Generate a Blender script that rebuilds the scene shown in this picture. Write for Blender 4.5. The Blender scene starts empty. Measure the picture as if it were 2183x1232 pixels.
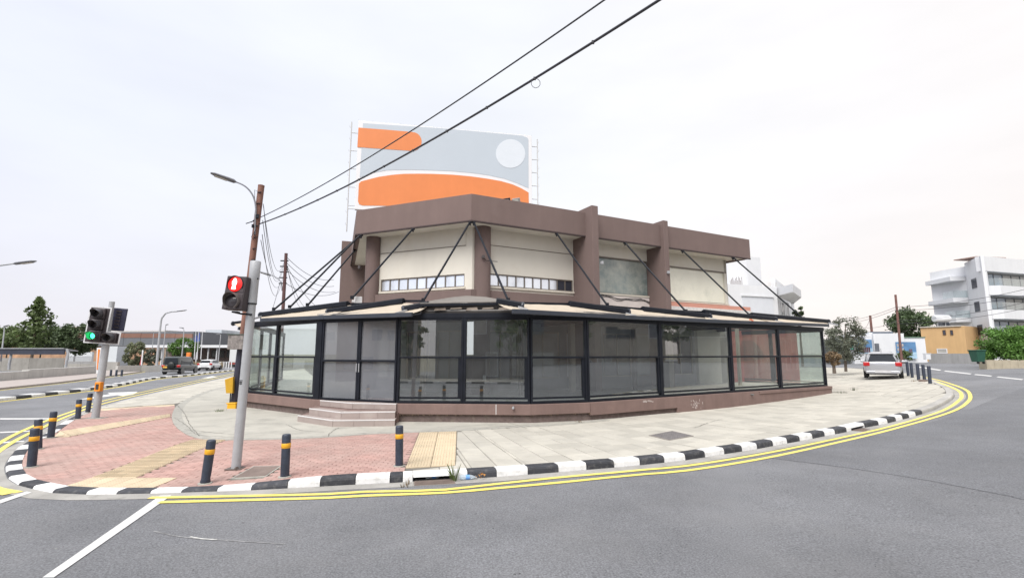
import bpy, math, random
from mathutils import Vector, Matrix
random.seed(7)
R = math.radians
SC = bpy.context.scene
COL = SC.collection

# ------------------------------------------------------------------ camera, sky, sun, exposure
F, CX, CY = 1020.0, 1091.5, 616.0            # focal length and centre in pixels of the 2183 px wide photograph
PITCH = math.atan(139 / F)
EYE = 2.08
cam_d = bpy.data.cameras.new('camera'); cam = bpy.data.objects.new('camera', cam_d); COL.objects.link(cam)
cam.location = (0, 0, EYE); cam.rotation_euler = (R(90) + PITCH, 0, 0)
cam_d.sensor_width = 36; cam_d.lens = 36 * F / 2183
cam_d.clip_start = .05; cam_d.clip_end = 5000
SC.camera = cam

SUN_EL, SUN_AZ = 52, 205                      # high soft light from behind the photographer, a little to the left
W = bpy.data.worlds.new("World"); SC.world = W; W.use_nodes = True
nt = W.node_tree; nt.nodes.clear()
out = nt.nodes.new('ShaderNodeOutputWorld'); bg = nt.nodes.new('ShaderNodeBackground')
sky = nt.nodes.new('ShaderNodeTexSky'); sky.sky_type = 'NISHITA'; sky.sun_disc = False
sky.sun_elevation = R(SUN_EL); sky.sun_rotation = R(SUN_AZ); sky.dust_density = 3; sky.air_density = 1.2
tc = nt.nodes.new('ShaderNodeTexCoord'); sep = nt.nodes.new('ShaderNodeSeparateXYZ')
nt.links.new(tc.outputs['Generated'], sep.inputs[0])
rmp = nt.nodes.new('ShaderNodeValToRGB')      # cool lavender overcast on one side, warm evening white on the other
mr = nt.nodes.new('ShaderNodeMapRange'); mr.inputs['From Min'].default_value = -.75; mr.inputs['From Max'].default_value = .75
nt.links.new(sep.outputs['X'], mr.inputs['Value']); nt.links.new(mr.outputs[0], rmp.inputs[0])
e = rmp.color_ramp.elements
e[0].position = 0; e[0].color = (.84, .865, .96, 1); e[1].position = 1; e[1].color = (1.0, .955, .93, 1)
m_ = rmp.color_ramp.elements.new(.5); m_.color = (.925, .94, .98, 1)
rz = nt.nodes.new('ShaderNodeValToRGB'); nt.links.new(sep.outputs['Z'], rz.inputs[0])
e = rz.color_ramp.elements; e[0].position = .0; e[0].color = (1.0, .945, .925, 1); e[1].position = .35; e[1].color = (1, 1, 1, 1)
mul = nt.nodes.new('ShaderNodeMixRGB'); mul.blend_type = 'MULTIPLY'; mul.inputs[0].default_value = 1
nt.links.new(rmp.outputs[0], mul.inputs[1]); nt.links.new(rz.outputs[0], mul.inputs[2])
mp = nt.nodes.new('ShaderNodeMapping'); mp.inputs['Scale'].default_value = (1.2, 1.2, 4)
nz = nt.nodes.new('ShaderNodeTexNoise'); nz.inputs['Scale'].default_value = 2.0; nz.inputs['Detail'].default_value = 5
nt.links.new(tc.outputs['Generated'], mp.inputs[0]); nt.links.new(mp.outputs[0], nz.inputs[0])
cr = nt.nodes.new('ShaderNodeMapRange'); cr.inputs['From Min'].default_value = .3; cr.inputs['From Max'].default_value = .7
cr.inputs['To Min'].default_value = .94; cr.inputs['To Max'].default_value = 1.04
nt.links.new(nz.outputs[0], cr.inputs['Value'])
sc = nt.nodes.new('ShaderNodeVectorMath'); sc.operation = 'SCALE'
nt.links.new(mul.outputs[0], sc.inputs[0]); nt.links.new(cr.outputs[0], sc.inputs['Scale'])
up = nt.nodes.new('ShaderNodeVectorMath'); up.operation = 'SCALE'; up.inputs['Scale'].default_value = 3.82
nt.links.new(sc.outputs[0], up.inputs[0])
mx = nt.nodes.new('ShaderNodeMixRGB'); mx.inputs[0].default_value = .93
nt.links.new(sky.outputs[0], mx.inputs[1]); nt.links.new(up.outputs[0], mx.inputs[2])
nt.links.new(mx.outputs[0], bg.inputs[0]); bg.inputs[1].default_value = .10
nt.links.new(bg.outputs[0], out.inputs[0])
sd = bpy.data.lights.new('sun', 'SUN'); sun = bpy.data.objects.new('sun', sd); COL.objects.link(sun)
sd.energy = 1.5; sd.angle = R(42); sd.color = (1, .97, .93)
sun.rotation_euler = (R(90 - SUN_EL), 0, R(180 - SUN_AZ) + R(180) - R(180))
_d = Vector((math.sin(R(SUN_AZ)) * math.cos(R(SUN_EL)), math.cos(R(SUN_AZ)) * math.cos(R(SUN_EL)), math.sin(R(SUN_EL))))
sun.rotation_euler = _d.to_track_quat('Z', 'Y').to_euler()
sun.location = (0, -10, 30)
SC.view_settings.view_transform = 'Standard'; SC.view_settings.look = 'None'
SC.view_settings.gamma = 1; SC.view_settings.use_curve_mapping = False
SC.view_settings.exposure = 1.5
SC.render.engine = 'CYCLES'
SC.cycles.max_bounces = 8; SC.cycles.transparent_max_bounces = 24
SC.cycles.caustics_reflective = False; SC.cycles.caustics_refractive = False

# ------------------------------------------------------------------ measuring helpers
def ray(px, py):
    x = (px - CX) / F; y = -(py - CY) / F
    c, s = math.cos(PITCH), math.sin(PITCH)
    return (x, c - s * y, s + c * y)
def at(px, py, z=0.0):
    d = ray(px, py); t = (z - EYE) / d[2]
    return Vector((d[0] * t, d[1] * t, z))
def rise(x, y):                               # the street climbs gently to the right
    v = max(0.0, x - .4 * (y - 14) - 5)
    return 1.3 * (1 - math.exp(-(v / 15) ** 2))
def drop(x, y):                               # dropped kerb at the crossing
    ax, ay, bx, by = -5.3, 8.1, -10.6, 10.0
    ux, uy = bx - ax, by - ay; t = max(0, min(1, ((x - ax) * ux + (y - ay) * uy) / (ux * ux + uy * uy)))
    d = math.hypot(x - ax - t * ux, y - ay - t * uy); w = max(0, 1 - d / 2.6)
    return -.10 * w * w * (3 - 2 * w)
def pz(x, y): return rise(x, y) + drop(x, y)  # top of the paving
def atg(px, py, off=0.0, paved=False):
    z = off
    for _ in range(30):
        p = at(px, py, z); z = off + (pz(p.x, p.y) if paved else rise(p.x, p.y))
    p = at(px, py, z); return p
def online(px, py, A, B):
    d = ray(px, py); ux, uy = B[0] - A[0], B[1] - A[1]
    det = -d[0] * uy + d[1] * ux
    t = (-A[0] * uy + A[1] * ux) / det
    return Vector((d[0] * t, d[1] * t, EYE + d[2] * t))
def D(px, py, Y): return online(px, py, (-1, Y), (1, Y))
def V2(p): return Vector((p[0], p[1]))
def shift(A, B, d):                           # line A-B moved sideways, positive = towards the street (right hand side going A to B)
    u = (V2(B) - V2(A)).normalized(); n = Vector((u.y, -u.x)) * d
    return V2(A) + n, V2(B) + n
def isect(A, B, C_, D_):
    A, B, C_, D_ = V2(A), V2(B), V2(C_), V2(D_)
    r = B - A; s = D_ - C_; t = (C_ - A).cross(s) / r.cross(s)
    return A + r * t

# ------------------------------------------------------------------ materials
MATS = {}
def M(name, col, rough=.75, var=.12, scale=3.0, bump=0.0, bscale=60, metal=0.0, emit=None, es=0, attr=0.0, grain=0.0, gscale=200,
      streak=0.0, coat=0, spec=.5, stain=None, sscale=1.0, slo=.55, shi=.75, stainfac=.7, trans=0):
    if name in MATS: return MATS[name]
    m = bpy.data.materials.new(name); m.use_nodes = True; MATS[name] = m
    N, L = m.node_tree.nodes, m.node_tree.links
    b = N['Principled BSDF']; b.inputs['Roughness'].default_value = rough; b.inputs['Metallic'].default_value = metal
    b.inputs['Specular IOR Level'].default_value = spec
    if coat: b.inputs['Coat Weight'].default_value = coat; b.inputs['Coat Roughness'].default_value = .08
    g = N.new('ShaderNodeNewGeometry')
    def noise(scl, det=4, vec=None, rgh=.6):
        n = N.new('ShaderNodeTexNoise'); n.inputs['Scale'].default_value = scl; n.inputs['Detail'].default_value = det
        n.inputs['Roughness'].default_value = rgh
        L.new(vec or g.outputs['Position'], n.inputs['Vector']); return n
    def rng(src, a, b_, c, d):
        r = N.new('ShaderNodeMapRange'); r.inputs[1].default_value = a; r.inputs[2].default_value = b_
        r.inputs[3].default_value = c; r.inputs[4].default_value = d; L.new(src, r.inputs[0]); return r.outputs[0]
    def mulv(a, b_):
        k = N.new('ShaderNodeMath'); k.operation = 'MULTIPLY'; L.new(a, k.inputs[0]); L.new(b_, k.inputs[1]); return k.outputs[0]
    f = rng(noise(scale, 5).outputs[0], .3, .7, 1 - var, 1 + var)
    if grain: f = mulv(f, rng(noise(gscale, 2).outputs[0], .3, .7, 1 - grain, 1 + grain))
    if streak:
        mpn = N.new('ShaderNodeMapping'); mpn.inputs['Scale'].default_value = (1.7, 1.7, .22); L.new(g.outputs['Position'], mpn.inputs[0])
        f = mulv(f, rng(noise(1.6, 5, mpn.outputs[0]).outputs[0], .35, .7, 1 + streak * .3, 1 - streak))
    if attr:
        a = N.new('ShaderNodeAttribute'); a.attribute_name = 'rnd'
        f = mulv(f, rng(a.outputs['Fac'], 0, 1, 1 - attr, 1 + attr))
    s = N.new('ShaderNodeVectorMath'); s.operation = 'SCALE'; s.inputs[0].default_value = col[:3]; L.new(f, s.inputs['Scale'])
    c = s.outputs[0]
    if stain:
        mxx = N.new('ShaderNodeMixRGB'); mxx.inputs[2].default_value = (*stain, 1)
        L.new(rng(noise(sscale, 6, None, .7).outputs[0], slo, shi, 0, stainfac), mxx.inputs[0]); L.new(c, mxx.inputs[1]); c = mxx.outputs[0]
    L.new(c, b.inputs['Base Color'])
    if bump:
        bn = N.new('ShaderNodeBump'); bn.inputs['Strength'].default_value = min(1, bump); bn.inputs['Distance'].default_value = .01 * max(1, bump)
        L.new(noise(bscale, 3).outputs[0], bn.inputs['Height']); L.new(bn.outputs[0], b.inputs['Normal'])
    if emit: b.inputs['Emission Color'].default_value = (*emit, 1); b.inputs['Emission Strength'].default_value = es
    if trans:
        tr = N.new('ShaderNodeBsdfTranslucent'); L.new(c, tr.inputs[0]); mm = N.new('ShaderNodeMixShader'); mm.inputs[0].default_value = trans
        L.new(b.outputs[0], mm.inputs[1]); L.new(tr.outputs[0], mm.inputs[2]); L.new(mm.outputs[0], N['Material Output'].inputs[0])
    return m
def glass_mat(name, tint, refl=.10, dust=.05, dcol=(.5, .5, .47), rough=.0, dvar=.6, dscale=1.3):
    m = bpy.data.materials.new(name); m.use_nodes = True; MATS[name] = m
    N, L = m.node_tree.nodes, m.node_tree.links; N.remove(N['Principled BSDF'])
    t = N.new('ShaderNodeBsdfTransparent'); t.inputs[0].default_value = (*tint, 1)
    gl = N.new('ShaderNodeBsdfGlossy'); gl.inputs['Roughness'].default_value = rough; gl.inputs[0].default_value = (1, 1, 1, 1)
    lw = N.new('ShaderNodeLayerWeight'); lw.inputs[0].default_value = .5
    p = N.new('ShaderNodeMath'); p.operation = 'POWER'; L.new(lw.outputs['Facing'], p.inputs[0]); p.inputs[1].default_value = 4
    mr = N.new('ShaderNodeMapRange'); mr.inputs[3].default_value = refl; mr.inputs[4].default_value = .85; L.new(p.outputs[0], mr.inputs[0])
    a = N.new('ShaderNodeMixShader'); L.new(mr.outputs[0], a.inputs[0]); L.new(t.outputs[0], a.inputs[1]); L.new(gl.outputs[0], a.inputs[2])
    d = N.new('ShaderNodeBsdfDiffuse'); d.inputs[0].default_value = (*dcol, 1)
    g = N.new('ShaderNodeNewGeometry'); n = N.new('ShaderNodeTexNoise'); n.inputs['Scale'].default_value = dscale; n.inputs['Detail'].default_value = 8
    n.inputs['Roughness'].default_value = .7
    L.new(g.outputs['Position'], n.inputs['Vector'])
    r = N.new('ShaderNodeMapRange'); r.inputs[1].default_value = .3; r.inputs[2].default_value = .7
    r.inputs[3].default_value = dust * (1 - dvar); r.inputs[4].default_value = dust * (1 + dvar); L.new(n.outputs[0], r.inputs[0])
    b = N.new('ShaderNodeMixShader'); L.new(r.outputs[0], b.inputs[0]); L.new(a.outputs[0], b.inputs[1]); L.new(d.outputs[0], b.inputs[2])
    L.new(b.outputs[0], N['Material Output'].inputs[0]); return m

# ------------------------------------------------------------------ mesh and object helpers
class MB:
    def __init__(s): s.v = []; s.f = []
    def add(s, vs, fs):
        o = len(s.v); s.v += [tuple(v) for v in vs]; s.f += [tuple(i + o for i in f) for f in fs]; return s
    def box(s, c, size, rz=0, M_=None):
        hx, hy, hz = size[0] / 2, size[1] / 2, size[2] / 2
        vs = [Vector((x, y, z)) for x in (-hx, hx) for y in (-hy, hy) for z in (-hz, hz)]
        T = M_ or Matrix.Rotation(rz, 3, 'Z')
        return s.add([T @ v + Vector(c) for v in vs], [(0, 1, 3, 2), (4, 6, 7, 5), (0, 4, 5, 1), (2, 3, 7, 6), (0, 2, 6, 4), (1, 5, 7, 3)])
    def beam(s, p, q, w, h, up=Vector((0, 0, 1))):
        p, q = Vector(p), Vector(q); d = (q - p); L_ = d.length; d.normalize()
        x = d.cross(up)
        if x.length < 1e-4: x = d.cross(Vector((1, 0, 0)))
        x.normalize(); z = x.cross(d)
        T = Matrix((x, d, z)).transposed()
        return s.box((p + q) / 2, (w, L_, h), M_=T)
    def prism(s, poly, z0, z1):
        n = len(poly); a = sum(poly[i][0] * poly[(i + 1) % n][1] - poly[(i + 1) % n][0] * poly[i][1] for i in range(n))
        if a < 0: poly = poly[::-1]
        zz0 = z0 if callable(z0) else (lambda x, y: z0); zz1 = z1 if callable(z1) else (lambda x, y: z1)
        vs = [(p[0], p[1], zz0(p[0], p[1])) for p in poly] + [(p[0], p[1], zz1(p[0], p[1])) for p in poly]
        return s.add(vs, [tuple(range(n - 1, -1, -1)), tuple(range(n, 2 * n))] + [(i, (i + 1) % n, n + (i + 1) % n, n + i) for i in range(n)])
    def slab(s, pts, nrm, t):                 # planar polygon of 3-D points thickened along nrm
        pts = [Vector(p) for p in pts]; n = len(pts); nv = Vector(nrm) * t
        fn = sum(((pts[i]).cross(pts[(i + 1) % n]) for i in range(n)), Vector())
        if fn.dot(nv) < 0: pts = pts[::-1]
        return s.add(pts + [p + nv for p in pts], [tuple(range(n - 1, -1, -1)), tuple(range(n, 2 * n))] + [(i, (i + 1) % n, n + (i + 1) % n, n + i) for i in range(n)])
    def tube(s, pts, r, n=8, cap=True):
        pts = [Vector(p) for p in pts]; rs = r if isinstance(r, (list, tuple)) else [r] * len(pts)
        prev = None; vs = []; fs = []
        for i, p in enumerate(pts):
            d = (pts[min(i + 1, len(pts) - 1)] - pts[max(i - 1, 0)]).normalized()
            if prev is None:
                x = d.cross(Vector((0, 0, 1)));
                if x.length < 1e-3: x = d.cross(Vector((0, 1, 0)))
            else: x = prev - d * prev.dot(d)
            x.normalize(); y = d.cross(x); prev = x
            for k in range(n):
                a = 2 * math.pi * k / n; vs.append(p + (x * math.cos(a) + y * math.sin(a)) * rs[i])
        for i in range(len(pts) - 1):
            for k in range(n):
                fs.append((i * n + k, (i + 1) * n + k, (i + 1) * n + (k + 1) % n, i * n + (k + 1) % n))
        if cap: fs.append(tuple(range(n))); fs.append(tuple(range(len(vs) - 1, len(vs) - n - 1, -1)))
        return s.add(vs, fs)
    def lathe(s, prof, n=20, org=(0, 0, 0), axis=(0, 0, 1)):      # prof: (r, h) list
        ax = Vector(axis).normalized(); x = ax.orthogonal().normalized(); y = ax.cross(x); o = Vector(org); vs = []; fs = []
        for r, h in prof:
            for k in range(n):
                a = 2 * math.pi * k / n; vs.append(o + ax * h + (x * math.cos(a) + y * math.sin(a)) * r)
        for i in range(len(prof) - 1):
            for k in range(n): fs.append((i * n + k, i * n + (k + 1) % n, (i + 1) * n + (k + 1) % n, (i + 1) * n + k))
        fs.append(tuple(range(n - 1, -1, -1))); fs.append(tuple(range(len(vs) - n, len(vs))))
        return s.add(vs, fs)
    def mesh(s, name, mat, org=Vector((0, 0, 0)), rnd=None):
        me = bpy.data.meshes.new(name); me.from_pydata([(v[0] - org[0], v[1] - org[1], v[2] - org[2]) for v in s.v], [], s.f)
        if mat: me.materials.append(mat)
        if rnd is not None:
            at_ = me.attributes.new('rnd', 'FLOAT', 'FACE')
            at_.data.foreach_set('value', rnd if isinstance(rnd, list) else [rnd] * len(s.f))
        me.update(); return me
def wloc(o):
    v = Vector(o.location); p = o.parent
    while p: v = v + Vector(p.location); p = p.parent
    return v
def part(name, mb, mat, parent=None, smooth=False, bevel=0, rnd=None, label=None, org=None, subsurf=0):
    """one mesh object; vertices are given in world metres, the origin is the parent's (or org)"""
    base = wloc(parent) if parent else Vector((0, 0, 0))
    o_ = Vector(org) if org is not None else base
    me = mb.mesh(name, mat, o_, rnd); o = bpy.data.objects.new(name, me); COL.objects.link(o)
    if parent: o.parent = parent
    o.location = o_ - base
    if smooth:
        for p in me.polygons: p.use_smooth = True
    if bevel:
        b = o.modifiers.new('bevel', 'BEVEL'); b.width = bevel; b.segments = 2; b.limit_method = 'ANGLE'; b.angle_limit = R(40)
    if subsurf:
        b = o.modifiers.new('sub', 'SUBSURF'); b.levels = subsurf; b.render_levels = subsurf
    if smooth == 'auto':
        try:
            me.set_sharp_from_angle(angle=R(40))
        except Exception: pass
    if label: o['label'] = label
    return o
def tag(o, label=None, cat=None, group=None, kind=None):
    if label: o['label'] = label
    if cat: o['category'] = cat
    if group: o['group'] = group
    if kind: o['kind'] = kind
    return o
def thing(name, label, cat, loc, group=None, kind=None):
    o = bpy.data.objects.new(name, None); o.empty_display_size = .2; COL.objects.link(o); o.location = loc
    return tag(o, label, cat, group, kind)
def struct(name, loc=(0, 0, 0)): return thing(name, None, None, loc, kind='structure')
def kids(o): return [c for c in bpy.data.objects if c.parent == o]
def copy_tree(o, loc=None, rz=None, label=None, parent=None):
    c = o.copy(); COL.objects.link(c)
    if parent: c.parent = parent
    if loc is not None: c.location = loc
    if rz is not None: c.rotation_euler = (0, 0, rz)
    if label: c['label'] = label
    for k in kids(o): copy_tree(k, parent=c)
    return c
def inpoly(x, y, P):
    r = False; j = len(P) - 1
    for i in range(len(P)):
        if (P[i][1] > y) != (P[j][1] > y) and x < (P[j][0] - P[i][0]) * (y - P[i][1]) / (P[j][1] - P[i][1]) + P[i][0]: r = not r
        j = i
    return r
def clip(subj, tile):                         # Sutherland-Hodgman: region clipped by a convex ccw tile
    outp = [tuple(p[:2]) for p in subj]
    n = len(tile)
    for i in range(n):
        a, b = tile[i], tile[(i + 1) % n]; inp = outp; outp = []
        if not inp: return []
        ex, ey = b[0] - a[0], b[1] - a[1]
        side = lambda p: ex * (p[1] - a[1]) - ey * (p[0] - a[0])
        s_ = inp[-1]; ds = side(s_)
        for e_ in inp:
            de = side(e_)
            if (de >= 0) != (ds >= 0):
                t = ds / (ds - de); outp.append((s_[0] + (e_[0] - s_[0]) * t, s_[1] + (e_[1] - s_[1]) * t))
            if de >= 0: outp.append(e_)
            s_, ds = e_, de
    return outp
def area(P): return .5 * sum(P[i][0] * P[(i + 1) % len(P)][1] - P[(i + 1) % len(P)][0] * P[i][1] for i in range(len(P)))
def tile_mb(poly, hf, dz=0, ch=.006, t=.05, mb=None):   # a paver with a small chamfer round its top
    a = area(poly)
    if a < 0: poly = poly[::-1]
    n = len(poly); cx = sum(p[0] for p in poly) / n; cy = sum(p[1] for p in poly) / n
    ins = []
    for p in poly:
        dx, dy = cx - p[0], cy - p[1]; l = math.hypot(dx, dy) or 1; k = min(.4, ch * 1.4 / l); ins.append((p[0] + dx * k, p[1] + dy * k))
    vs = [(x, y, hf(x, y) + dz) for x, y in ins] + [(x, y, hf(x, y) + dz - ch) for x, y in poly] + [(x, y, hf(x, y) + dz - t) for x, y in poly]
    fs = [tuple(range(n))] + [(n + i, n + (i + 1) % n, (i + 1) % n, i) for i in range(n)] + [(2 * n + i, 2 * n + (i + 1) % n, n + (i + 1) % n, n + i) for i in range(n)]
    mb = mb or MB(); mb.add(vs, fs); return mb
def lay(parent, name, region, quads, mat, hf=pz, limit=300, dzr=.003, ch=.006):
    """lays pavers: the nearest ones are parts, the rest one joined part"""
    tiles = []
    for q in quads:
        if area(q) < 0: q = q[::-1]
        c = (sum(p[0] for p in q) / len(q), sum(p[1] for p in q) / len(q))
        if all(inpoly(p[0], p[1], region) for p in q): P = q
        else:
            P = clip(region, q)
            if len(P) < 3 or abs(area(P)) < .12 * abs(area(q)): continue
            Q = []
            for p in P:
                if not Q or math.hypot(p[0] - Q[-1][0], p[1] - Q[-1][1]) > .004: Q.append(p)
            P = Q
            if len(P) < 3: continue
        tiles.append((c[0] ** 2 + c[1] ** 2, P))
    tiles.sort(key=lambda t: t[0])
    for d, P in tiles[:limit]:
        mb = tile_mb(P, hf, random.uniform(-dzr, dzr), ch)
        cx = sum(p[0] for p in P) / len(P); cy = sum(p[1] for p in P) / len(P)
        part(name, mb, mat, parent, rnd=random.random(), org=(cx, cy, hf(cx, cy)))
    rest = tiles[limit:]
    if rest:
        mb = MB(); rn = []
        for d, P in rest:
            k = len(mb.f); tile_mb(P, hf, random.uniform(-dzr, dzr), ch, mb=mb); rn += [random.random()] * (len(mb.f) - k)
        o = part(name + '_field', mb, mat, parent, rnd=rn); o['kind'] = 'stuff'
    return len(tiles)
def grid_quads(region, ang, w, h, gap=.008, stagger=True, org=(0, 0)):
    u = Vector((math.cos(ang), math.sin(ang))); v = Vector((-u.y, u.x)); o = Vector(org)
    ss = [(Vector(p[:2]) - o).dot(u) for p in region]; ts = [(Vector(p[:2]) - o).dot(v) for p in region]
    res = []
    for j in range(int(min(ts) // h) - 1, int(max(ts) // h) + 2):
        off = (w / 2 if (stagger and j % 2) else 0)
        for i in range(int(min(ss) // w) - 2, int(max(ss) // w) + 2):
            a, b, c, d = i * w + off + gap / 2, (i + 1) * w + off - gap / 2, j * h + gap / 2, (j + 1) * h - gap / 2
            q = [o + u * a + v * c, o + u * b + v * c, o + u * b + v * d, o + u * a + v * d]; res.append([tuple(p) for p in q])
    return res
def frame_dir(A, B):
    u = (V2(B) - V2(A)).normalized(); return u, Vector((u.y, -u.x))
class Wall:
    """a vertical plane through A-B; s metres along it, o metres out to the street side, z up"""
    def __init__(w, A, B): w.A = V2(A); w.B = V2(B); w.u, w.n = frame_dir(A, B); w.L = (w.B - w.A).length
    def P(w, s, z, o=0): p = w.A + w.u * s + w.n * o; return Vector((p.x, p.y, z))
    def s(w, px, py=700): return (V2(online(px, py, w.A, w.B)) - w.A).dot(w.u)
    def z(w, px, py): return online(px, py, w.A, w.B).z
    def box(w, mb, s0, s1, z0, z1, o0, o1):
        p = [w.P(s0, z0, o0), w.P(s1, z0, o0), w.P(s1, z0, o1), w.P(s0, z0, o1)]
        a = [Vector((q.x, q.y, z0)) for q in p] + [Vector((q.x, q.y, z1)) for q in p]
        if o1 > o0: a = [a[3], a[2], a[1], a[0], a[7], a[6], a[5], a[4]]
        return mb.add(a, [(3, 2, 1, 0), (4, 5, 6, 7), (0, 1, 5, 4), (1, 2, 6, 5), (2, 3, 7, 6), (3, 0, 4, 7)])
def wall_with_holes(w, mb, s0, s1, z0, z1, holes, o0, o1):
    """boxes filling s0..s1 x z0..z1 except the rectangular holes (s0,s1,z0,z1), holes sorted and not overlapping in s"""
    cur = s0
    for a, b, c, d in sorted(holes):
        if a > cur: w.box(mb, cur, a, z0, z1, o0, o1)
        if c > z0: w.box(mb, a, b, z0, c, o0, o1)
        if d < z1: w.box(mb, a, b, d, z1, o0, o1)
        cur = b
    if cur < s1: w.box(mb, cur, s1, z0, z1, o0, o1)
    return mb

# ------------------------------------------------------------------ materials used on the ground
ASPH = M('asphalt', (.166, .170, .182), .82, .22, .32, 1.2, 110, grain=.42, gscale=48, stain=(.235, .235, .24), sscale=.45, slo=.45, shi=.8, stainfac=.55)
ASPH_OLD = M('asphalt_older', (.150, .154, .166), .85, .15, .5, 1.3, 100, grain=.42, gscale=48, stain=(.20, .20, .205), sscale=.9, slo=.5, shi=.8, stainfac=.5)
ASPH_FAR = M('asphalt_fresh', (.10, .105, .12), .8, .10, .4, .6, 90, grain=.15)
GUT = M('gutter_concrete', (.34, .33, .31), .9, .2, 2.5, .8, 60, grain=.15, stain=(.13, .125, .115), sscale=5, slo=.5, shi=.75)
YEL = M('yellow_road_paint', (.80, .655, .15), .6, .10, 6, .5, 90, grain=.07, gscale=130, stain=(.33, .31, .2), sscale=14, slo=.55, shi=.75, stainfac=.6)
WPAINT = M('white_road_paint', (.60, .60, .59), .6, .08, 5, .5, 90, grain=.08, gscale=130, stain=(.2, .2, .2), sscale=10, slo=.6, shi=.85, stainfac=.6)
KW = M('white_kerb_paint', (.72, .72, .72), .6, .08, 6, .5, 40, stain=(.33, .32, .30), sscale=9, slo=.5, shi=.75, stainfac=.65, attr=.06)
KB_ = M('black_kerb_paint', (.032, .034, .042), .62, .25, 6, .5, 40, stain=(.17, .165, .16), sscale=9, slo=.5, shi=.75, stainfac=.6, attr=.25)
KC = M('bare_kerb_concrete', (.38, .37, .35), .9, .12, 4, .8, 50, attr=.12, stain=(.18, .17, .16), sscale=3)
CONC = M('apron_concrete', (.41, .395, .35), .9, .09, .9, .6, 45, grain=.06, gscale=60, stain=(.22, .215, .195), sscale=1.1, slo=.5, shi=.72, stainfac=.65)
EDGE = M('edging_concrete', (.36, .35, .315), .92, .12, 4, 1.2, 25, stain=(.17, .165, .15), sscale=5, slo=.48, shi=.7, stainfac=.7)
SAND = M('joint_sand', (.15, .14, .125), .95, .2, 6, .5, 60)
SLAB = M('paving_slab_concrete', (.445, .425, .375), .88, .07, 1.2, .5, 60, grain=.06, gscale=80, attr=.11, stain=(.31, .30, .275), sscale=1.6, slo=.5, shi=.75, stainfac=.6)
BRICK = M('red_paver', (.40, .25, .22), .88, .10, 1.0, .7, 70, grain=.08, gscale=80, attr=.13, stain=(.42, .32, .285), sscale=.6, slo=.42, shi=.72, stainfac=.75)
TACT = M('cream_tactile_tile', (.56, .46, .325), .85, .08, 1.4, .4, 60, attr=.09, stain=(.35, .31, .22), sscale=2, slo=.5, shi=.8)
DIRT = M('dry_ground', (.22, .20, .16), .95, .2, .08, .5, 5, stain=(.12, .14, .07), sscale=.2, slo=.45, shi=.65)
IRON = M('cast_iron', (.15, .14, .14), .7, .25, 9, .8, 60)
RUSTY = M('rusty_cover', (.20, .155, .135), .85, .15, 4, 1, 70)
DARK = M('dark_void', (.02, .02, .02), .9, .1)

# ------------------------------------------------------------------ the ground and the road
def sheet(name, xs, ys, z, mat):
    mb = MB(); nx, ny = len(xs), len(ys)
    mb.v = [(x, y, z + rise(x, y)) for y in ys for x in xs]
    mb.f = [(j * nx + i, j * nx + i + 1, (j + 1) * nx + i + 1, (j + 1) * nx + i) for j in range(ny - 1) for i in range(nx - 1)]
    return tag(part(name, mb, mat), kind='structure')
def steps(*segs):
    r = [segs[0][0]]
    for a, b, st in segs:
        n = max(1, round((b - a) / st)); r += [a + (b - a) * (k + 1) / n for k in range(n)]
    return r
gx = steps((-3000, -200, 400), (-200, -60, 20), (-60, 60, 1.5), (60, 200, 20), (200, 3000, 400))
gy = steps((-400, -40, 60), (-40, 100, 1.5), (100, 200, 20), (200, 4000, 400))
sheet('ground', gx, gy, -.19, DIRT)
road = sheet('road', steps((-75, -20, 1.5), (-20, 45, .7), (45, 75, 1.5)), steps((-30, 4, 2), (4, 40, .7), (40, 130, 2)), -.13, ASPH)

def catmull(P, step=.35):
    P = [Vector(p) for p in P]; outp = []
    for i in range(len(P) - 1):
        p0, p1, p2, p3 = P[max(i - 1, 0)], P[i], P[i + 1], P[min(i + 2, len(P) - 1)]
        n = max(1, int((p2 - p1).length / step))
        for k in range(n):
            t = k / n
            outp.append(.5 * ((2 * p1) + (p2 - p0) * t + (2 * p0 - 5 * p1 + 4 * p2 - p3) * t * t + (3 * p1 - p0 - 3 * p2 + p3) * t ** 3))
    outp.append(P[-1]); return outp
def ribbon(mb, pts, a, b, dz):                # strip between offsets a and b (to the left of travel positive), following the road
    n0 = len(mb.v); pts = [V2(p) for p in pts]
    for i, p in enumerate(pts):
        d = (pts[min(i + 1, len(pts) - 1)] - pts[max(i - 1, 0)]).normalized(); n = Vector((-d.y, d.x))
        for o in (a, b):
            q = p + n * o; mb.v.append((q.x, q.y, -.13 + dz + rise(q.x, q.y)))
    for i in range(len(pts) - 1): k = n0 + 2 * i; mb.f.append((k, k + 2, k + 3, k + 1))
    return mb
def mark(name, pxs, mat, dz=.009, off=-.13):
    mb = MB(); P = [atg(x, y, off) for x, y in pxs]; mb.add([(p.x, p.y, off + dz + rise(p.x, p.y)) for p in P], [tuple(range(len(P)))])
    return part(name, mb, mat, road)
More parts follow.
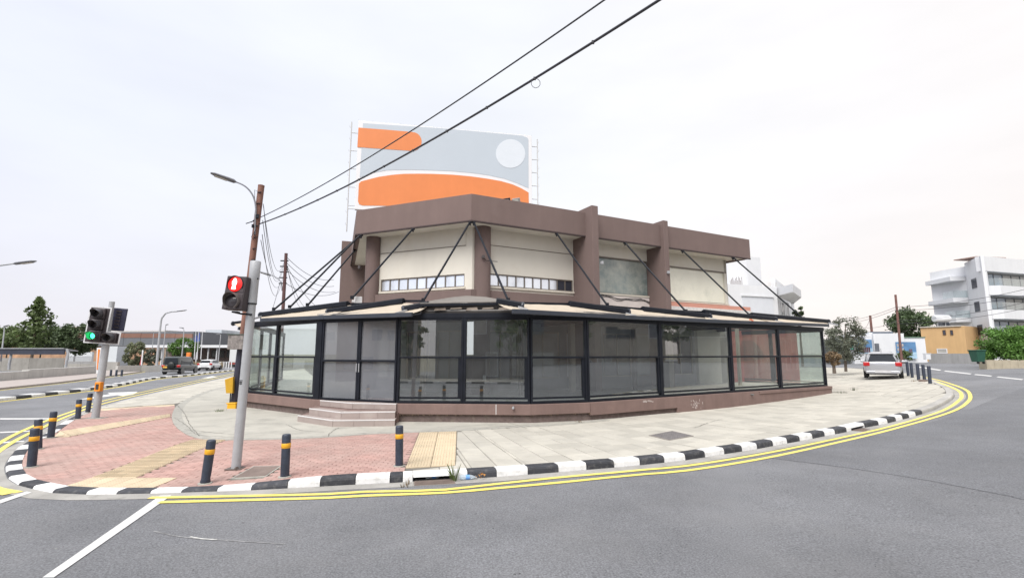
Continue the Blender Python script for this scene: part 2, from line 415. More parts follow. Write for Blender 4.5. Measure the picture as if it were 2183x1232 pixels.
# kerb line measured at road level, from the far left round the tip to the far right
KPX = [(505, 802), (400, 825), (300, 848), (211, 872), (157, 893.6), (136, 905), (120, 915), (104, 926), (90, 935), (73, 943), (57, 950), (40, 959), (27, 967), (18, 977), (12, 987),
       (9, 996), (10, 1008), (15, 1020), (37, 1034), (67, 1042), (110, 1051), (181, 1054), (247, 1053.5), (318, 1052), (385, 1050), (461, 1047.5), (535, 1045),
       (612, 1041), (682, 1037), (757, 1033), (831, 1029.5), (858, 1028), (997, 1020.5), (1059, 1016.5), (1126, 1011.5), (1191, 1006.5), (1251, 1001.5), (1310, 996.5), (1365, 991.5),
       (1417, 986), (1462, 981), (1504, 974.5), (1545, 968), (1583, 962), (1615, 957), (1649, 950.5), (1679, 945), (1706, 940), (1733, 935), (1759, 929.5), (1781, 925.5),
       (1806, 920.5), (1844, 911.5), (1874, 906), (1893, 902), (1911, 897.5), (1925, 894), (1939, 890.5), (1953, 886.5), (1967, 882.5)]
KPX2 = [(1967, 882.5), (1992, 874), (2013, 863.5), (2028, 854), (2035, 845), (2031, 836), (2019, 828), (2003, 820.5), (1988, 814.5), (1963, 805), (1926, 797), (1870, 791), (1800, 786)]
K1 = [atg(x, y, -.13) for x, y in KPX]; K2 = [atg(x, y, -.13) for x, y in KPX2]
K1 = [K1[0] + (K1[0] - K1[1]).normalized() * 60] + K1      # on up the left road, behind the building
def inward(P, i):
    d = (V2(P[min(i + 1, len(P) - 1)]) - V2(P[max(i - 1, 0)])).normalized(); return Vector((-d.y, d.x))
kerb = struct('kerb')
def kerb_stone(a, b, na, nb, mat, parent, za=None, top=None, zoff=-.13, w=.24, lo=None):
    mb = MB(); rings = []
    d = (V2(b) - V2(a)).normalized(); L_ = (V2(b) - V2(a)).length; n = 3
    for k in range(n + 1):
        t = k / n; g = (.006 if k == 0 else (-.006 if k == n else 0))
        p = V2(a).lerp(V2(b), t) + d * g; nn = na.lerp(nb, t).normalized(); zr = zoff + rise(p.x, p.y)
        zt = top(p.x, p.y) if top else pz(p.x, p.y) + .004
        prof = [(0, lo(p.x, p.y) if lo else zr - .06), (.012, zt - .05), (.024, zt - .018), (.055, zt), (w, zt), (w, zt - .12)]
        r = []
        for t_, z in prof:
            q = p + nn * t_; r.append((q.x, q.y, z))
        rings.append(r)
    m = len(rings[0]); vs = [v for r in rings for v in r]
    fs = [(i * m + j, (i + 1) * m + j, (i + 1) * m + j + 1, i * m + j + 1) for i in range(n) for j in range(m - 1)]
    fs += [tuple(range(m)), tuple(range(n * m + m - 1, n * m - 1, -1))]
    mb.add(vs, fs)
    c = (V2(a) + V2(b)) / 2
    return part('kerb_stone', mb, mat, parent, rnd=random.random(), org=(c.x, c.y, zoff + rise(c.x, c.y)))
i0 = KPX.index((157, 893.6)) + 1; idr = KPX.index((858, 1028)) + 1; idr2 = KPX.index((1806, 920.5)) + 1
white = False; ih = KPX.index((831, 1029.5)) + 1
for i in range(i0, len(K1) - 1):
    if i == idr: white = True
    mat = KW if white else KB_
    a, b = K1[i], K1[i + 1]; na, nb = inward(K1, i), inward(K1, i + 1)
    if i in (idr, idr2):                      # stones with a gully opening under a thin lintel
        f0, f1 = (.155, .80) if i == idr else (.25, .95)
        A1 = a.lerp(b, f0); B1 = a.lerp(b, f1)
        kerb_stone(a, A1, na, na, mat, kerb); kerb_stone(B1, b, nb, nb, mat, kerb)
        kerb_stone(A1, B1, na, nb, mat, kerb, lo=lambda x, y: pz(x, y) - .055)
    else: kerb_stone(a, b, na, nb, mat, kerb)
    white = not white
# bare kerb on the two ends
for P, r in ((K1, range(0, i0)), (K2, range(0, len(K2) - 1))):
    for i in r:
        a, b = P[i], P[i + 1]; L_ = (b - a).length; k = max(1, round(L_ / (1.0 if L_ < 25 else 6)))
        for j in range(k):
            kerb_stone(a.lerp(b, j / k), a.lerp(b, (j + 1) / k), inward(P, i).lerp(inward(P, i + 1), j / k), inward(P, i).lerp(inward(P, i + 1), (j + 1) / k), KC, kerb,
                       top=lambda x, y: pz(x, y) - .005)
# gully boxes
for i, f0, f1, nm in ((idr, .155, .80, 'a'), (idr2, .25, .95, 'b')):
    a, b = K1[i].lerp(K1[i + 1], f0), K1[i].lerp(K1[i + 1], f1); n = inward(K1, i); u = (V2(b) - V2(a)).normalized(); c = (V2(a) + V2(b)) / 2; Lg = (V2(b) - V2(a)).length
    zr = -.13 + rise(c.x, c.y); o = c + n * .26; mb = MB()
    T = Matrix(((u.x, n.x, 0), (u.y, n.y, 0), (0, 0, 1)))
    mb.box((o.x, o.y, zr + .02), (Lg + .1, .02, .2), M_=T)
    part('gully_back', mb, M('gully_wall', (.24, .21, .17), .9, .3, 8), kerb)
    o = c - n * .14; mb = MB(); mb.box((o.x, o.y, zr + .006), (Lg * .95, .27, .012), M_=T)
    for k in range(7):
        q = c - n * (.03 + .036 * k); mb.box((q.x, q.y, zr + .016), (Lg * .9, .014, .01), M_=T)
    part('gully_grate', mb, RUSTY, kerb)
# gutter and yellow lines
mb = MB(); ribbon(mb, catmull(K1[i0 - 4:]), 0, -.30, .0045); ribbon(mb, catmull(K2), 0, -.34, .0045)
part('gutter', mb, GUT, road)
for tr in ([(318, 1061.5), (500, 1058), (700, 1053.4), (780, 1048.5), (880, 1047), (950, 1044), (1055, 1032.5), (1192, 1018), (1300, 1008.5), (1380, 1001), (1462, 993.5), (1624, 968), (1785, 935), (1907, 907), (2008, 876), (2044, 854), (2050, 843), (2042, 832), (2013, 819.5), (1988, 812), (1944, 803), (1890, 796)],
           [(338, 1071), (520, 1066.5), (700, 1061.5), (780, 1057), (950, 1050.5), (1055, 1041.5), (1192, 1029), (1300, 1018), (1380, 1010.6), (1462, 1003.5), (1624, 978), (1785, 943.5), (1907, 914), (2028, 878), (2064, 856), (2068, 842), (2058, 830.5), (2030, 819.5), (1995, 809), (1950, 800.5), (1890, 793)],
           [(505, 797), (400, 819.5), (300, 841), (211, 863), (160, 881), (117, 898.6), (90, 912), (58, 926), (20, 947), (-12, 970), (-36, 1000), (-30, 1028), (0, 1043), (40, 1050)],
           [(505, 794), (400, 815.5), (300, 836.5), (211, 857), (157, 876), (104, 895), (47, 919), (5, 941), (-30, 966), (-62, 1000), (-56, 1030), (-20, 1046), (15, 1054)]):
    P = catmull([atg(x, y, -.13) for x, y in tr], .3); mb = MB(); ribbon(mb, P, .058, -.058, .010)
    part('yellow_line', mb, YEL, road)
mark('stop_line', [(90, 1232), (114, 1232), (366, 1056), (341, 1057)], WPAINT)
mark('stop_line', [(0, 1074), (68, 1050), (57, 1048), (0, 1066)], WPAINT)
for p in ([(0, 894.5), (103, 894), (107, 891.5), (0, 891.5)], [(0, 923.5), (66, 920), (66, 918), (0, 920.5)], [(0, 945.5), (50, 942), (53, 939.5), (0, 942.5)]): mark('white_line', p, WPAINT)
mark('white_arrow', [(162, 852.5), (235, 839.8), (229, 837.2), (294, 834.7), (283, 841.5), (262, 844.2), (250, 842.4), (190, 850.5)], WPAINT)
mark('white_arrow', [(416, 808), (440, 804.2), (452, 801.5), (465, 803), (448, 806.2), (430, 806)], WPAINT)
for a in ((1951, 782, 2003, 790), (2012, 791.5, 2068, 798), (2076, 799, 2112, 802.5), (2124, 804, 2178, 810)):
    mark('white_line', [(a[0], a[1]), (a[2], a[3]), (a[2] + 4, a[3] - 1.6), (a[0] + 4, a[1] - 1.4)], WPAINT)
mb = MB(); P = catmull([atg(x, y, -.13) for x, y in [(1640, 976), (1800, 996), (1990, 1026), (2150, 1057), (2330, 1100)]], .6)
P2 = catmull([atg(x, y, -.13) for x, y in [(1640, 972), (1850, 926), (2010, 893), (2120, 850), (2200, 820)]], .6)
# older surface beyond the seam that runs out across the bend
n_ = 40
g = lambda Q, t: Q[min(len(Q) - 1, int(t * (len(Q) - 1)))]
for i in range(n_ + 1):
    p, q = V2(g(P, i / n_)), V2(g(P2, i / n_))
    for k in range(13):
        w_ = p.lerp(q, k / 12); mb.v.append((w_.x, w_.y, -.13 + .005 + rise(w_.x, w_.y)))
for i in range(n_):
    for k in range(12): mb.f.append((i * 13 + k, (i + 1) * 13 + k, (i + 1) * 13 + k + 1, i * 13 + k + 1))
part('resurfaced_patch', mb, ASPH_OLD, road)
mb = MB(); ribbon(mb, catmull([atg(x, y, -.13) for x, y in [(327, 1132), (370, 1142), (407, 1147), (500, 1153), (608, 1160)]], .2), .007, -.007, .006); part('chalk_scrape', mb, M('chalk_scrape', (.3, .3, .3), .9, .6, 14), road)
mb = MB(); ribbon(mb, catmull([atg(x, y, -.13) for x, y in [(405, 1144.5), (430, 1149), (462, 1151)]], .2), .014, -.012, .008); part('chalk_scrape', mb, M('chalk_scrape_bright', (.5, .5, .48), .9, .3, 14), road)
# dark and pale bits trodden into the asphalt
mb = MB(); mb2 = MB()
for k in range(420):
    x, y = random.uniform(-9, 12), random.uniform(1.5, 9)
    z = -.13 + rise(x, y); r = random.uniform(.004, .014); t = (mb, mb2)[k % 2]; a0 = random.random() * 6
    if y > 7.4 or (y > 6.3 + .35 * x and False): continue
    t.add([(x + r * math.cos(a0 + j * 2.1) * random.uniform(.6, 1.8), y + r * math.sin(a0 + j * 2.1), z + .002) for j in range(3)] + [(x, y, z + .008)], [(0, 1, 3), (1, 2, 3), (2, 0, 3)])
o = part('grit', mb, M('dark_grit', (.05, .05, .05), .9), road); o['kind'] = 'stuff'
o = part('pale_grit', mb2, M('pale_grit', (.28, .28, .27), .9), road); o['kind'] = 'stuff'

# ------------------------------------------------------------------ pavement in front of the building
pave = struct('pavement')
IN1 = [V2(K1[i]) + inward(K1, i) * .245 for i in range(len(K1))]; IN2 = [V2(K2[i]) + inward(K2, i) * .245 for i in range(len(K2))]
BACK = [(40, 80), (-50, 100)]
base_poly = [tuple(p) for p in IN1] + [tuple(p) for p in IN2[1:]] + BACK
mb = MB()
quads = [q for q in grid_quads(base_poly, 0, 1.2, 1.2, 0, False) if sum(p[1] for p in q) / 4 > 14.4] + [q for q in grid_quads([p for p in base_poly if p[1] < 25], 0, .3, .3, 0, False) if sum(p[1] for p in q) / 4 < 14.4]
for q in quads:
    P = q if all(inpoly(p[0], p[1], base_poly) for p in q) else clip(base_poly, q)
    if len(P) >= 3: mb.add([(p[0], p[1], pz(p[0], p[1]) - .014) for p in P], [tuple(range(len(P)))])
part('bedding', mb, SAND, pave)
g0 = lambda l: [tuple(V2(atg(x, y, 0, True))) for x, y in l]
def ing(xl, xr, P=IN1, PX=KPX): return [tuple(P[i + 1]) for i in range(len(PX)) if xl <= i <= xr]
# plan of the enclosure base, used by the paving edges too
GP = [at(x, y, .56) for x, y in [(525, 836.4), (672, 850.5), (845, 859), (1128, 861), (1252, 857), (1762, 822.6)]]
GP = [V2(p) for p in GP]
GP[3] = V2(at(1130, 861, .56))
apron_px = [(1300, 896), (1250, 901), (1192, 906), (1120, 910), (1055, 914), (972, 919), (890, 921.5), (780, 926), (700, 932), (600, 936.5), (502, 938), (440, 937), (405, 929), (380, 914), (368, 898), (368, 880), (380, 862), (410, 845), (450, 831), (500, 820), (530, 815)]
arc = catmull(g0(apron_px), .3)
edge_in = []
for i, p in enumerate(arc):
    d = (arc[min(i + 1, len(arc) - 1)] - arc[max(i - 1, 0)]).normalized(); edge_in.append(p + Vector((d.y, -d.x)) * .28)
mb = MB(); lift = lambda k: .006 + .004 * math.sin(k * 1.7)
for i in range(len(arc) - 1):
    a, b, c, d = arc[i], arc[i + 1], edge_in[i + 1], edge_in[i]; mb.add([(p.x, p.y, pz(p.x, p.y) + .008) for p in (a, b, c, d)] + [(p.x, p.y, pz(p.x, p.y) - .03) for p in (a, b)], [(0, 1, 2, 3), (4, 5, 1, 0)])
part('concrete_edging', mb, EDGE, pave)
ap = [tuple(p) for p in edge_in] + [(-15, 26), (-12, 40), (14, 28), (8, 19.5)]
mb = MB()
for q in grid_quads(ap, 0, .4, .4, 0, False):
    P = q if all(inpoly(p[0], p[1], ap) for p in q) else clip(ap, q)
    if len(P) >= 3: mb.add([(p[0], p[1], pz(p[0], p[1]) + .006) for p in P], [tuple(range(len(P)))])
part('concrete_apron', mb, CONC, pave)
# cracks in the apron
CR = M('crack', (.09, .085, .075), .95, .2)
def crack(pxs, w=.008, off=.011):
    P = catmull(g0(pxs), .12); mb = MB(); n0 = 0
    P = [p + Vector((random.uniform(-.02, .02), random.uniform(-.02, .02))) for p in P]
    for i, p in enumerate(P):
        d = (P[min(i + 1, len(P) - 1)] - P[max(i - 1, 0)]).normalized(); n = Vector((-d.y, d.x)) * w * random.uniform(.4, 1.2)
        for s in (1, -1): q = p + n * s; mb.v.append((q.x, q.y, pz(q.x, q.y) + off))
    for i in range(len(P) - 1): k = 2 * i; mb.f.append((k, k + 2, k + 3, k + 1))
    part('crack', mb, CR, pave)
for c in ([(370, 890), (395, 905), (420, 926), (470, 931), (520, 935)], [(376, 862), (392, 880), (405, 905), (425, 930)], [(395, 916), (440, 921), (500, 927)], [(700, 931), (705, 922), (722, 912)], [(435, 829), (500, 822), (520, 819)],
          [(900, 917), (980, 914), (1080, 909), (1180, 901), (1240, 897)], [(940, 910), (1010, 907), (1090, 905)], [(1075, 899), (1100, 906), (1123, 913)], [(610, 905), (640, 917), (690, 921)], [(1480, 912), (1515, 900), (1540, 893)]): crack(c)

SA = g0([(129, 919), (150, 930), (363, 888.5), (363, 882)]); SA2 = g0([(114, 932), (148, 931), (154, 928), (129, 918)])
SBq = g0([(195, 1018), (290, 1017.8), (482, 937.5), (410, 937.5)]); SB2 = g0([(134, 1037.5), (328, 1039), (378, 1018.3), (193, 1018.6)])
SCq = g0([(864, 997), (971, 991), (974, 919.5), (894, 922)])
def bil(Q, s, t):
    a, b, c, d = [Vector(q) for q in Q]; return (a * (1 - s) + b * s) * (1 - t) + (d * (1 - s) + c * s) * t
def tactile(Q, ns, nt_, ribs=7, dots=False):
    for i in range(ns):
        for j in range(nt_):
            e = .012; s0, s1, t0, t1 = (i + e) / ns, (i + 1 - e) / ns, (j + e) / nt_, (j + 1 - e) / nt_
            P = [tuple(bil(Q, s, t)) for s, t in ((s0, t0), (s1, t0), (s1, t1), (s0, t1))]
            if area(P) < 0: P = P[::-1]
            mb = tile_mb(P, pz, .008, .004); q4 = [bil(Q, s0, t0), bil(Q, s1, t0), bil(Q, s1, t1), bil(Q, s0, t1)]
            if dots:
                for a in range(5):
                    for b in range(5):
                        c = bil(q4, (a + .5) / 5, (b + .5) / 5); z = pz(c.x, c.y) + .007; r = .018
                        mb.add([(c.x + r * math.cos(k * 1.257), c.y + r * math.sin(k * 1.257), z) for k in range(5)] + [(c.x, c.y, z + .008)], [(k, (k + 1) % 5, 5) for k in range(5)])
            else:
                for a in range(ribs):
                    sa, sb = (a + .22) / ribs, (a + .78) / ribs
                    R_ = [bil(q4, sa, .04), bil(q4, sb, .04), bil(q4, sb, .96), bil(q4, sa, .96)]; m0 = [bil(q4, sa * .8 + sb * .2, .05), bil(q4, sa * .2 + sb * .8, .05), bil(q4, sa * .2 + sb * .8, .95), bil(q4, sa * .8 + sb * .2, .95)]
                    mb.add([(p.x, p.y, pz(p.x, p.y) + .0075) for p in R_] + [(p.x, p.y, pz(p.x, p.y) + .018) for p in m0], [(4, 5, 6, 7), (0, 1, 5, 4), (1, 2, 6, 5), (2, 3, 7, 6), (3, 0, 4, 7)])
            c = bil(q4, .5, .5); part('tactile_tile', mb, TACT, pave, rnd=random.random(), org=(c.x, c.y, pz(c.x, c.y)))
tactile(SCq, 2, 9, 8); tactile(SBq, 3, 13, 6); tactile(SB2, 6, 2, dots=True); tactile(SA, 1, 18, 6); tactile(SA2, 2, 2, dots=True)
# red block paving
iA = i0 - 1; iB = KPX.index((831, 1029.5))
brick_reg = [tuple(IN1[i + 1]) for i in range(iA, iB + 1)] + g0([(862, 1003), (893, 921.5)]) + [tuple(p) for p in arc if V2(p).x < at(893, 921).x and V2(p).y < at(372, 868).y and V2(p).x > -14] + g0([(372, 864), (300, 867), (207, 874)])
strips = [SA, SA2, SBq, SB2, SCq]
covers = [g0([(494, 1022), (568, 1018), (602, 991), (538, 992.5)])]
def free(q):
    c = (sum(p[0] for p in q) / 4, sum(p[1] for p in q) / 4); return not any(inpoly(c[0], c[1], s) for s in strips + covers)
qs = [q for q in grid_quads(brick_reg, R(3), .21, .105, .005) if free(q)]
lay(pave, 'block_paver', brick_reg, qs, BRICK, limit=300)
lay(pave, 'cream_border_block', g0([(207, 876), (372, 865), (372, 861.5), (207, 871.5)]), grid_quads(g0([(207, 876), (372, 865), (372, 861), (207, 872)]), R(-20), .6, .5, .01, False), TACT)
# concrete slabs laid parallel to the kerb
j0 = KPX.index((858, 1028)) + 1
run = catmull([K1[i] for i in range(j0, len(K1))], .1); acc = [0]
for i in range(1, len(run)): acc.append(acc[-1] + (V2(run[i]) - V2(run[i - 1])).length)
def kf(s, t):
    if s < 0: i = 1; e_ = s
    elif s >= acc[-1]: i = len(run) - 1; e_ = s - acc[-1]
    else:
        import bisect; i = max(1, min(len(run) - 1, bisect.bisect(acc, s))); e_ = 0
    a = V2(run[max(0, i - 12)]); b = V2(run[min(len(run) - 1, i + 12)]); d = (b - a).normalized(); n = Vector((-d.y, d.x))
    p = V2(run[i - 1]).lerp(V2(run[i]), 0 if e_ else (s - acc[i - 1]) / max(1e-6, acc[i] - acc[i - 1])) + (d * e_ if e_ else Vector((0, 0))); q = p + n * t; return (q.x, q.y)
RG = (GP[5] - GP[4]).normalized(); RN = Vector((RG.y, -RG.x))
slab_reg = [tuple(IN1[i + 1]) for i in range(j0 - 1, len(KPX))] + [tuple(GP[5] + RG * .9 + RN * 1.6), tuple(GP[5] + RG * .3), tuple(GP[4] + RG * .3)] + [tuple(p) for p in arc[:1]] + [tuple(p) for p in arc if p.x > at(975, 919).x][1:] + [g0([(975, 918.5)])[0], g0([(972, 992)])[0]]
qs = []; s = .08; kcol = 0
while s < acc[-1] + 14:
    w_ = .50 if kcol % 3 else .085                 # narrow filler strips between the wide rows
    off = 0
    for r_ in range(14):
        t0 = .25 + r_ * .6 + off; q = [kf(s + .008, t0 + .007), kf(s + w_ - .008, t0 + .007), kf(s + w_ - .008, t0 + .593), kf(s + .008, t0 + .593)]; qs.append(q)
    s += w_; kcol += 1
lay(pave, 'paving_slab', slab_reg, qs, SLAB, limit=300, dzr=.003, ch=.007)
end_reg = [tuple(GP[5] + RG * .9 + RN * 1.6)] + [tuple(p) for p in IN2] + [(34, 78), (20, 60), (13.5, 27)]
lay(pave, 'paving_slab', end_reg, grid_quads(end_reg, R(38), .62, .62, .03, True), SLAB, limit=0, dzr=.004, ch=.008)
west_reg = [tuple(IN1[1]), tuple(IN1[2]), tuple(IN1[3]), tuple(IN1[4])] + g0([(207, 871), (372, 860)]) + [tuple(p) for p in arc if p.y > at(385, 858).y and p.x < -8] + [(-16, 40), (-30, 70)]
lay(pave, 'paving_slab', west_reg, grid_quads(west_reg, R(-25), .62, .62, .03, True), SLAB, limit=0)
# covers let into the paving
def cover(pxs, name, mat, frame, grid=False):
    P = g0(pxs); c = sum((Vector(p) for p in P), Vector((0, 0))) / 4
    fr = MB(); tile_mb([tuple(c + (Vector(p) - c) * 1.13) for p in P], pz, .009, .003, mb=fr); part(name + '_frame', fr, frame, pave)
    mb = MB(); tile_mb(P, pz, .014, .003, mb=mb)
    if grid:
        for i in range(9):
            for j in range(9):
                q = bil(P, (i + .5) / 9, (j + .5) / 9); r = .018; z = pz(q.x, q.y) + .013
                mb.add([(q.x + r * math.cos(k * 1.5708), q.y + r * math.sin(k * 1.5708), z) for k in range(4)] + [(q.x, q.y, z + .01)], [(k, (k + 1) % 4, 4) for k in range(4)])
    part(name, mb, mat, pave)
cover([(498, 1019), (565, 1015), (596, 994), (542, 995)], 'rusty_cover', RUSTY, EDGE)
cover([(1427, 938), (1388, 928), (1433, 919.5), (1474, 929)], 'grid_cover', IRON, M('cover_frame', (.22, .2, .18), .8), True)

# ------------------------------------------------------------------ materials of the corner building
BROWN = M('brown_render', (.170, .122, .112), .9, .06, .8, .9, 70, grain=.04, gscale=60, streak=.05, stain=(.23, .18, .17), sscale=.7, slo=.6, shi=.9, stainfac=.35)
BROWND = M('plinth_render', (.20, .135, .120), .9, .10, 1.5, .9, 60, streak=.12, stain=(.30, .25, .23), sscale=2.2, slo=.6, shi=.8, stainfac=.5)
BROWNB = M('rough_footing', (.135, .10, .093), .95, .25, 6, 2, 18, stain=(.22, .19, .15), sscale=4)
CREAM = M('cream_render', (.70, .665, .59), .88, .04, .6, .5, 50, streak=.02, stain=(.45, .36, .25), sscale=.6, slo=.50, shi=.80, stainfac=.42)
SOFF = M('cream_soffit', (.70, .665, .59), .9, .06, 1, .3, 40)
BLACKM = M('black_metal', (.010, .012, .018), .42, .25, 3, .2, 30, spec=.22, stain=(.05, .05, .055), sscale=4, slo=.62, shi=.85, stainfac=.5)
BARM = M('dark_grey_aluminium', (.032, .038, .052), .4, .15, 3, 0, stain=(.12, .12, .12), sscale=2, slo=.6, shi=.9, stainfac=.4)
FAB = M('cream_awning_fabric', (.60, .52, .42), .9, .06, 4, .6, 60, stain=(.42, .36, .28), sscale=1.5, slo=.55, shi=.85, stainfac=.5, trans=.25)
ROOFM = M('grey_roof_felt', (.30, .29, .28), .95, .15, 3, 1, 30, stain=(.5, .49, .47), sscale=2)
WHITEP = M('torn_white_membrane', (.66, .64, .62), .8, .15, 8, 1, 30)
STEP = M('step_tile', (.34, .285, .265), .7, .10, 2, .4, 50, attr=.07, stain=(.4, .37, .34), sscale=2)
NOSE = M('pale_nosing', (.66, .65, .65), .5, .05)
INWALL = M('inner_wall_paint', (.25, .25, .25), .85, .08, 1, .2, 30, streak=.1)
INDARK = M('inner_dark_brown', (.10, .075, .068), .85, .15, 2, .5, 40)
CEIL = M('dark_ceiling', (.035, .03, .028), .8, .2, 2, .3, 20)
INFLOOR = M('dusty_floor', (.42, .40, .37), .8, .12, 1.3, .3, 30, stain=(.2, .19, .17), sscale=2)
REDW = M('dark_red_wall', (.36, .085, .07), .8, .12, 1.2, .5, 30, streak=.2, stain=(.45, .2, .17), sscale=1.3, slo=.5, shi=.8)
SALM = M('salmon_fascia', (.62, .30, .23), .8, .06, 2, 0)
GLASS = glass_mat('tinted_glass', (.90, .94, .94), .15, .03, (.42, .43, .45))
GLASSD = glass_mat('dusty_glass', (.62, .63, .62), .14, .36, (.28, .295, .33), dvar=.15, dscale=.7)
GLASSG = glass_mat('greenish_glass', (.90, .95, .93), .12, .04)
SKYG = M('painted_sky_glass', (.80, .85, .93), .14, .06, 2, 0, attr=.08, spec=.7, metal=.55)  # pale blue base colour stands in for sky reflected in the panes
NAVYG = M('dark_window_glass', (.03, .035, .05), .08, .1, 2, 0, spec=.8)
TEAL = M('dusty_green_glass', (.13, .19, .20), .20, .25, .5, 0, streak=.06, stain=(.60, .60, .52), sscale=.7, slo=.38, shi=.75, stainfac=.8, spec=.8)
PALEY = M('pale_film_glass', (.84, .82, .70), .16, .05, 1, 0, stain=(.62, .62, .52), sscale=.8, spec=.6)
BRONZE = M('bronze_window_frame', (.17, .145, .125), .5, .1)
GALV = M('galvanised_steel', (.36, .37, .39), .45, .08, 5, .2, 40, streak=.05, metal=.0, stain=(.25, .25, .26), sscale=6, slo=.55, shi=.8, stainfac=.5)

bld = thing('corner_restaurant', 'empty two storey brown and cream corner restaurant with black framed glass enclosure round its front', 'building', (-1, 20, 0))
PB, PL0, PC, PR = Vector((-9.6, 28.0)), Vector((-6.9, 20.56)), Vector((-1.6, 18.32)), Vector((13.2, 26.0))
FLg, F1, F2 = Wall(PB, PL0), Wall(PL0, PC), Wall(PC, PR)
ZB = 7.3; ZT = F1.z(1005, 413)
PR2 = PR + Vector((-F2.n.x, -F2.n.y)) * 7; PB2 = PB + (PR2 - PR) * .6
# parapet, three faces
TH = .22
def offs(d):
    a = isect(*shift(PB, PL0, d), *shift(PL0, PC, d)); b = isect(*shift(PL0, PC, d), *shift(PC, PR, d))
    return [shift(PB, PL0, d)[0], a, b, shift(PC, PR, d)[1]]
oin = offs(-TH); oout = [PB, PL0, PC, PR]
for i, nm in ((0, 'parapet'), (1, 'parapet'), (2, 'parapet')):
    mb = MB(); mb.prism([tuple(oout[i]), tuple(oout[i + 1]), tuple(oin[i + 1]), tuple(oin[i])], ZB, ZT); part(nm, mb, BROWN, bld, bevel=.012)
mb = MB(); q = PR - F2.n * 7; mb.prism([tuple(PR), tuple(q), tuple(q - F2.u * .22), tuple(PR - F2.u * .22 - F2.n * .22), tuple(PR - F2.n * .22)][:4], ZB + .002, ZT - .002)
part('parapet', mb, BROWN, bld, bevel=.012)
# a thin capping line under the parapet
ow, oo = offs(.012), offs(-.05)
mb = MB()
for i in range(3): mb.prism([tuple(ow[i]), tuple(ow[i + 1]), tuple(oo[i + 1]), tuple(oo[i])], ZB - .035, ZB + .02)
part('drip_edge', mb, M('drip_edge', (.05, .035, .035), .8, .1), bld)
wl = offs(-1.0); WL0, WLc, WRc, WRr = wl     # wall line
WRr = WRr - F2.u * .75
mb = MB(); mb.prism([tuple(p) for p in oin[:3]] + [tuple(oin[3] - F2.u * .2)] + [tuple(WRr - F2.n * 1), tuple(WL0 - FLg.n * 1)], ZB + .03, ZB + .25); part('soffit', mb, SOFF, bld)
mb = MB(); mb.prism([tuple(p) for p in oin] + [tuple(oin[3] - F2.n * 7), tuple(oin[0] + Vector((5, 6)))], ZT - .45, ZT - .3); part('flat_roof', mb, ROOFM, bld)
U0, U1, U2 = Wall(WL0, WLc), Wall(WLc, WRc), Wall(WRc, WRr)
ZF = U1.z(1000, 640)                           # level of the first floor slab top
# columns and fins
def column(px, wall, r):
    s = wall.s(px); c = wall.P(s, 0, .12); mb = MB(); mb.lathe([(r, .4), (r, ZB + .03)], 28, (c.x, c.y, 0)); part('round_column', mb, BROWN, bld, smooth='auto')
column(1025, U2, .34); column(793, U1, .32)
def fin(sa, zt_px, thick, out_, y0=4.0):
    mb = MB(); F2.box(mb, sa, sa + thick, .5, F2.z(*zt_px), -1.05, out_); part('projecting_fin', mb, BROWN, bld, bevel=.012)
sf1 = F2.s(1247, 480) + .02; sf2 = F2.s(1408, 500)
fin(sf1, (1260, 446), .34, .50); fin(sf2, (1414, 473), .30, .22)
mb = MB(); FLg.box(mb, -.25, .15, .5, D(732, 516, 28).z, -1.2, .55); part('projecting_fin', mb, BROWN, bld, bevel=.012)
# upper walls, opened for windows
def zwin(wall, p): return wall.z(*p)
s808, s1008 = U1.s(806), U1.L
zt1, zb1 = (zwin(U1, (900, 590)), zwin(U1, (900, 617)))
mb = MB(); wall_with_holes(U1, mb, 0, U1.L, ZF - .5, ZB + .03, [(s808 + .05, U1.L - .35, zb1, zt1)], -.22, 0); part('upper_wall', mb, CREAM, bld)
s1043, sfin = U2.s(1043), F2.s(1232) + .0
sfinU = U2.s(1228)
zt2, zb2 = zwin(U2, (1130, 590)), zwin(U2, (1130, 616))
sA1, sA2 = U2.s(1274), U2.s(1392); sB1, sB2 = U2.s(1427), U2.L
zA1, zA2 = U2.z(1330, 552), U2.z(1330, 628); zB1, zB2 = U2.z(1500, 575), U2.z(1500, 645)
mb = MB(); wall_with_holes(U2, mb, 0, sA1, ZF - .5, ZB + .03, [(s1043 + .02, sfinU - .12, zb2, zt2)], -.22, 0); part('upper_wall', mb, CREAM, bld)
mb = MB(); wall_with_holes(U2, mb, sA1, U2.L, ZF - .4, ZB + .03, [(sA1, sA2, zA2, zA1), (sB1, sB2 - .05, zB2, zB1)], -.22, 0); part('upper_wall', mb, CREAM, bld)
mb = MB(); U0.box(mb, 0, U0.L, ZF - .5, ZB + .03, -.22, 0); part('upper_wall', mb, CREAM, bld)
q = WRr - F2.n * 6; mb = MB(); Wall(WRr, q).box(mb, 0, 6, .5, ZB + .03, -.22, 0); part('end_wall', mb, CREAM, bld)
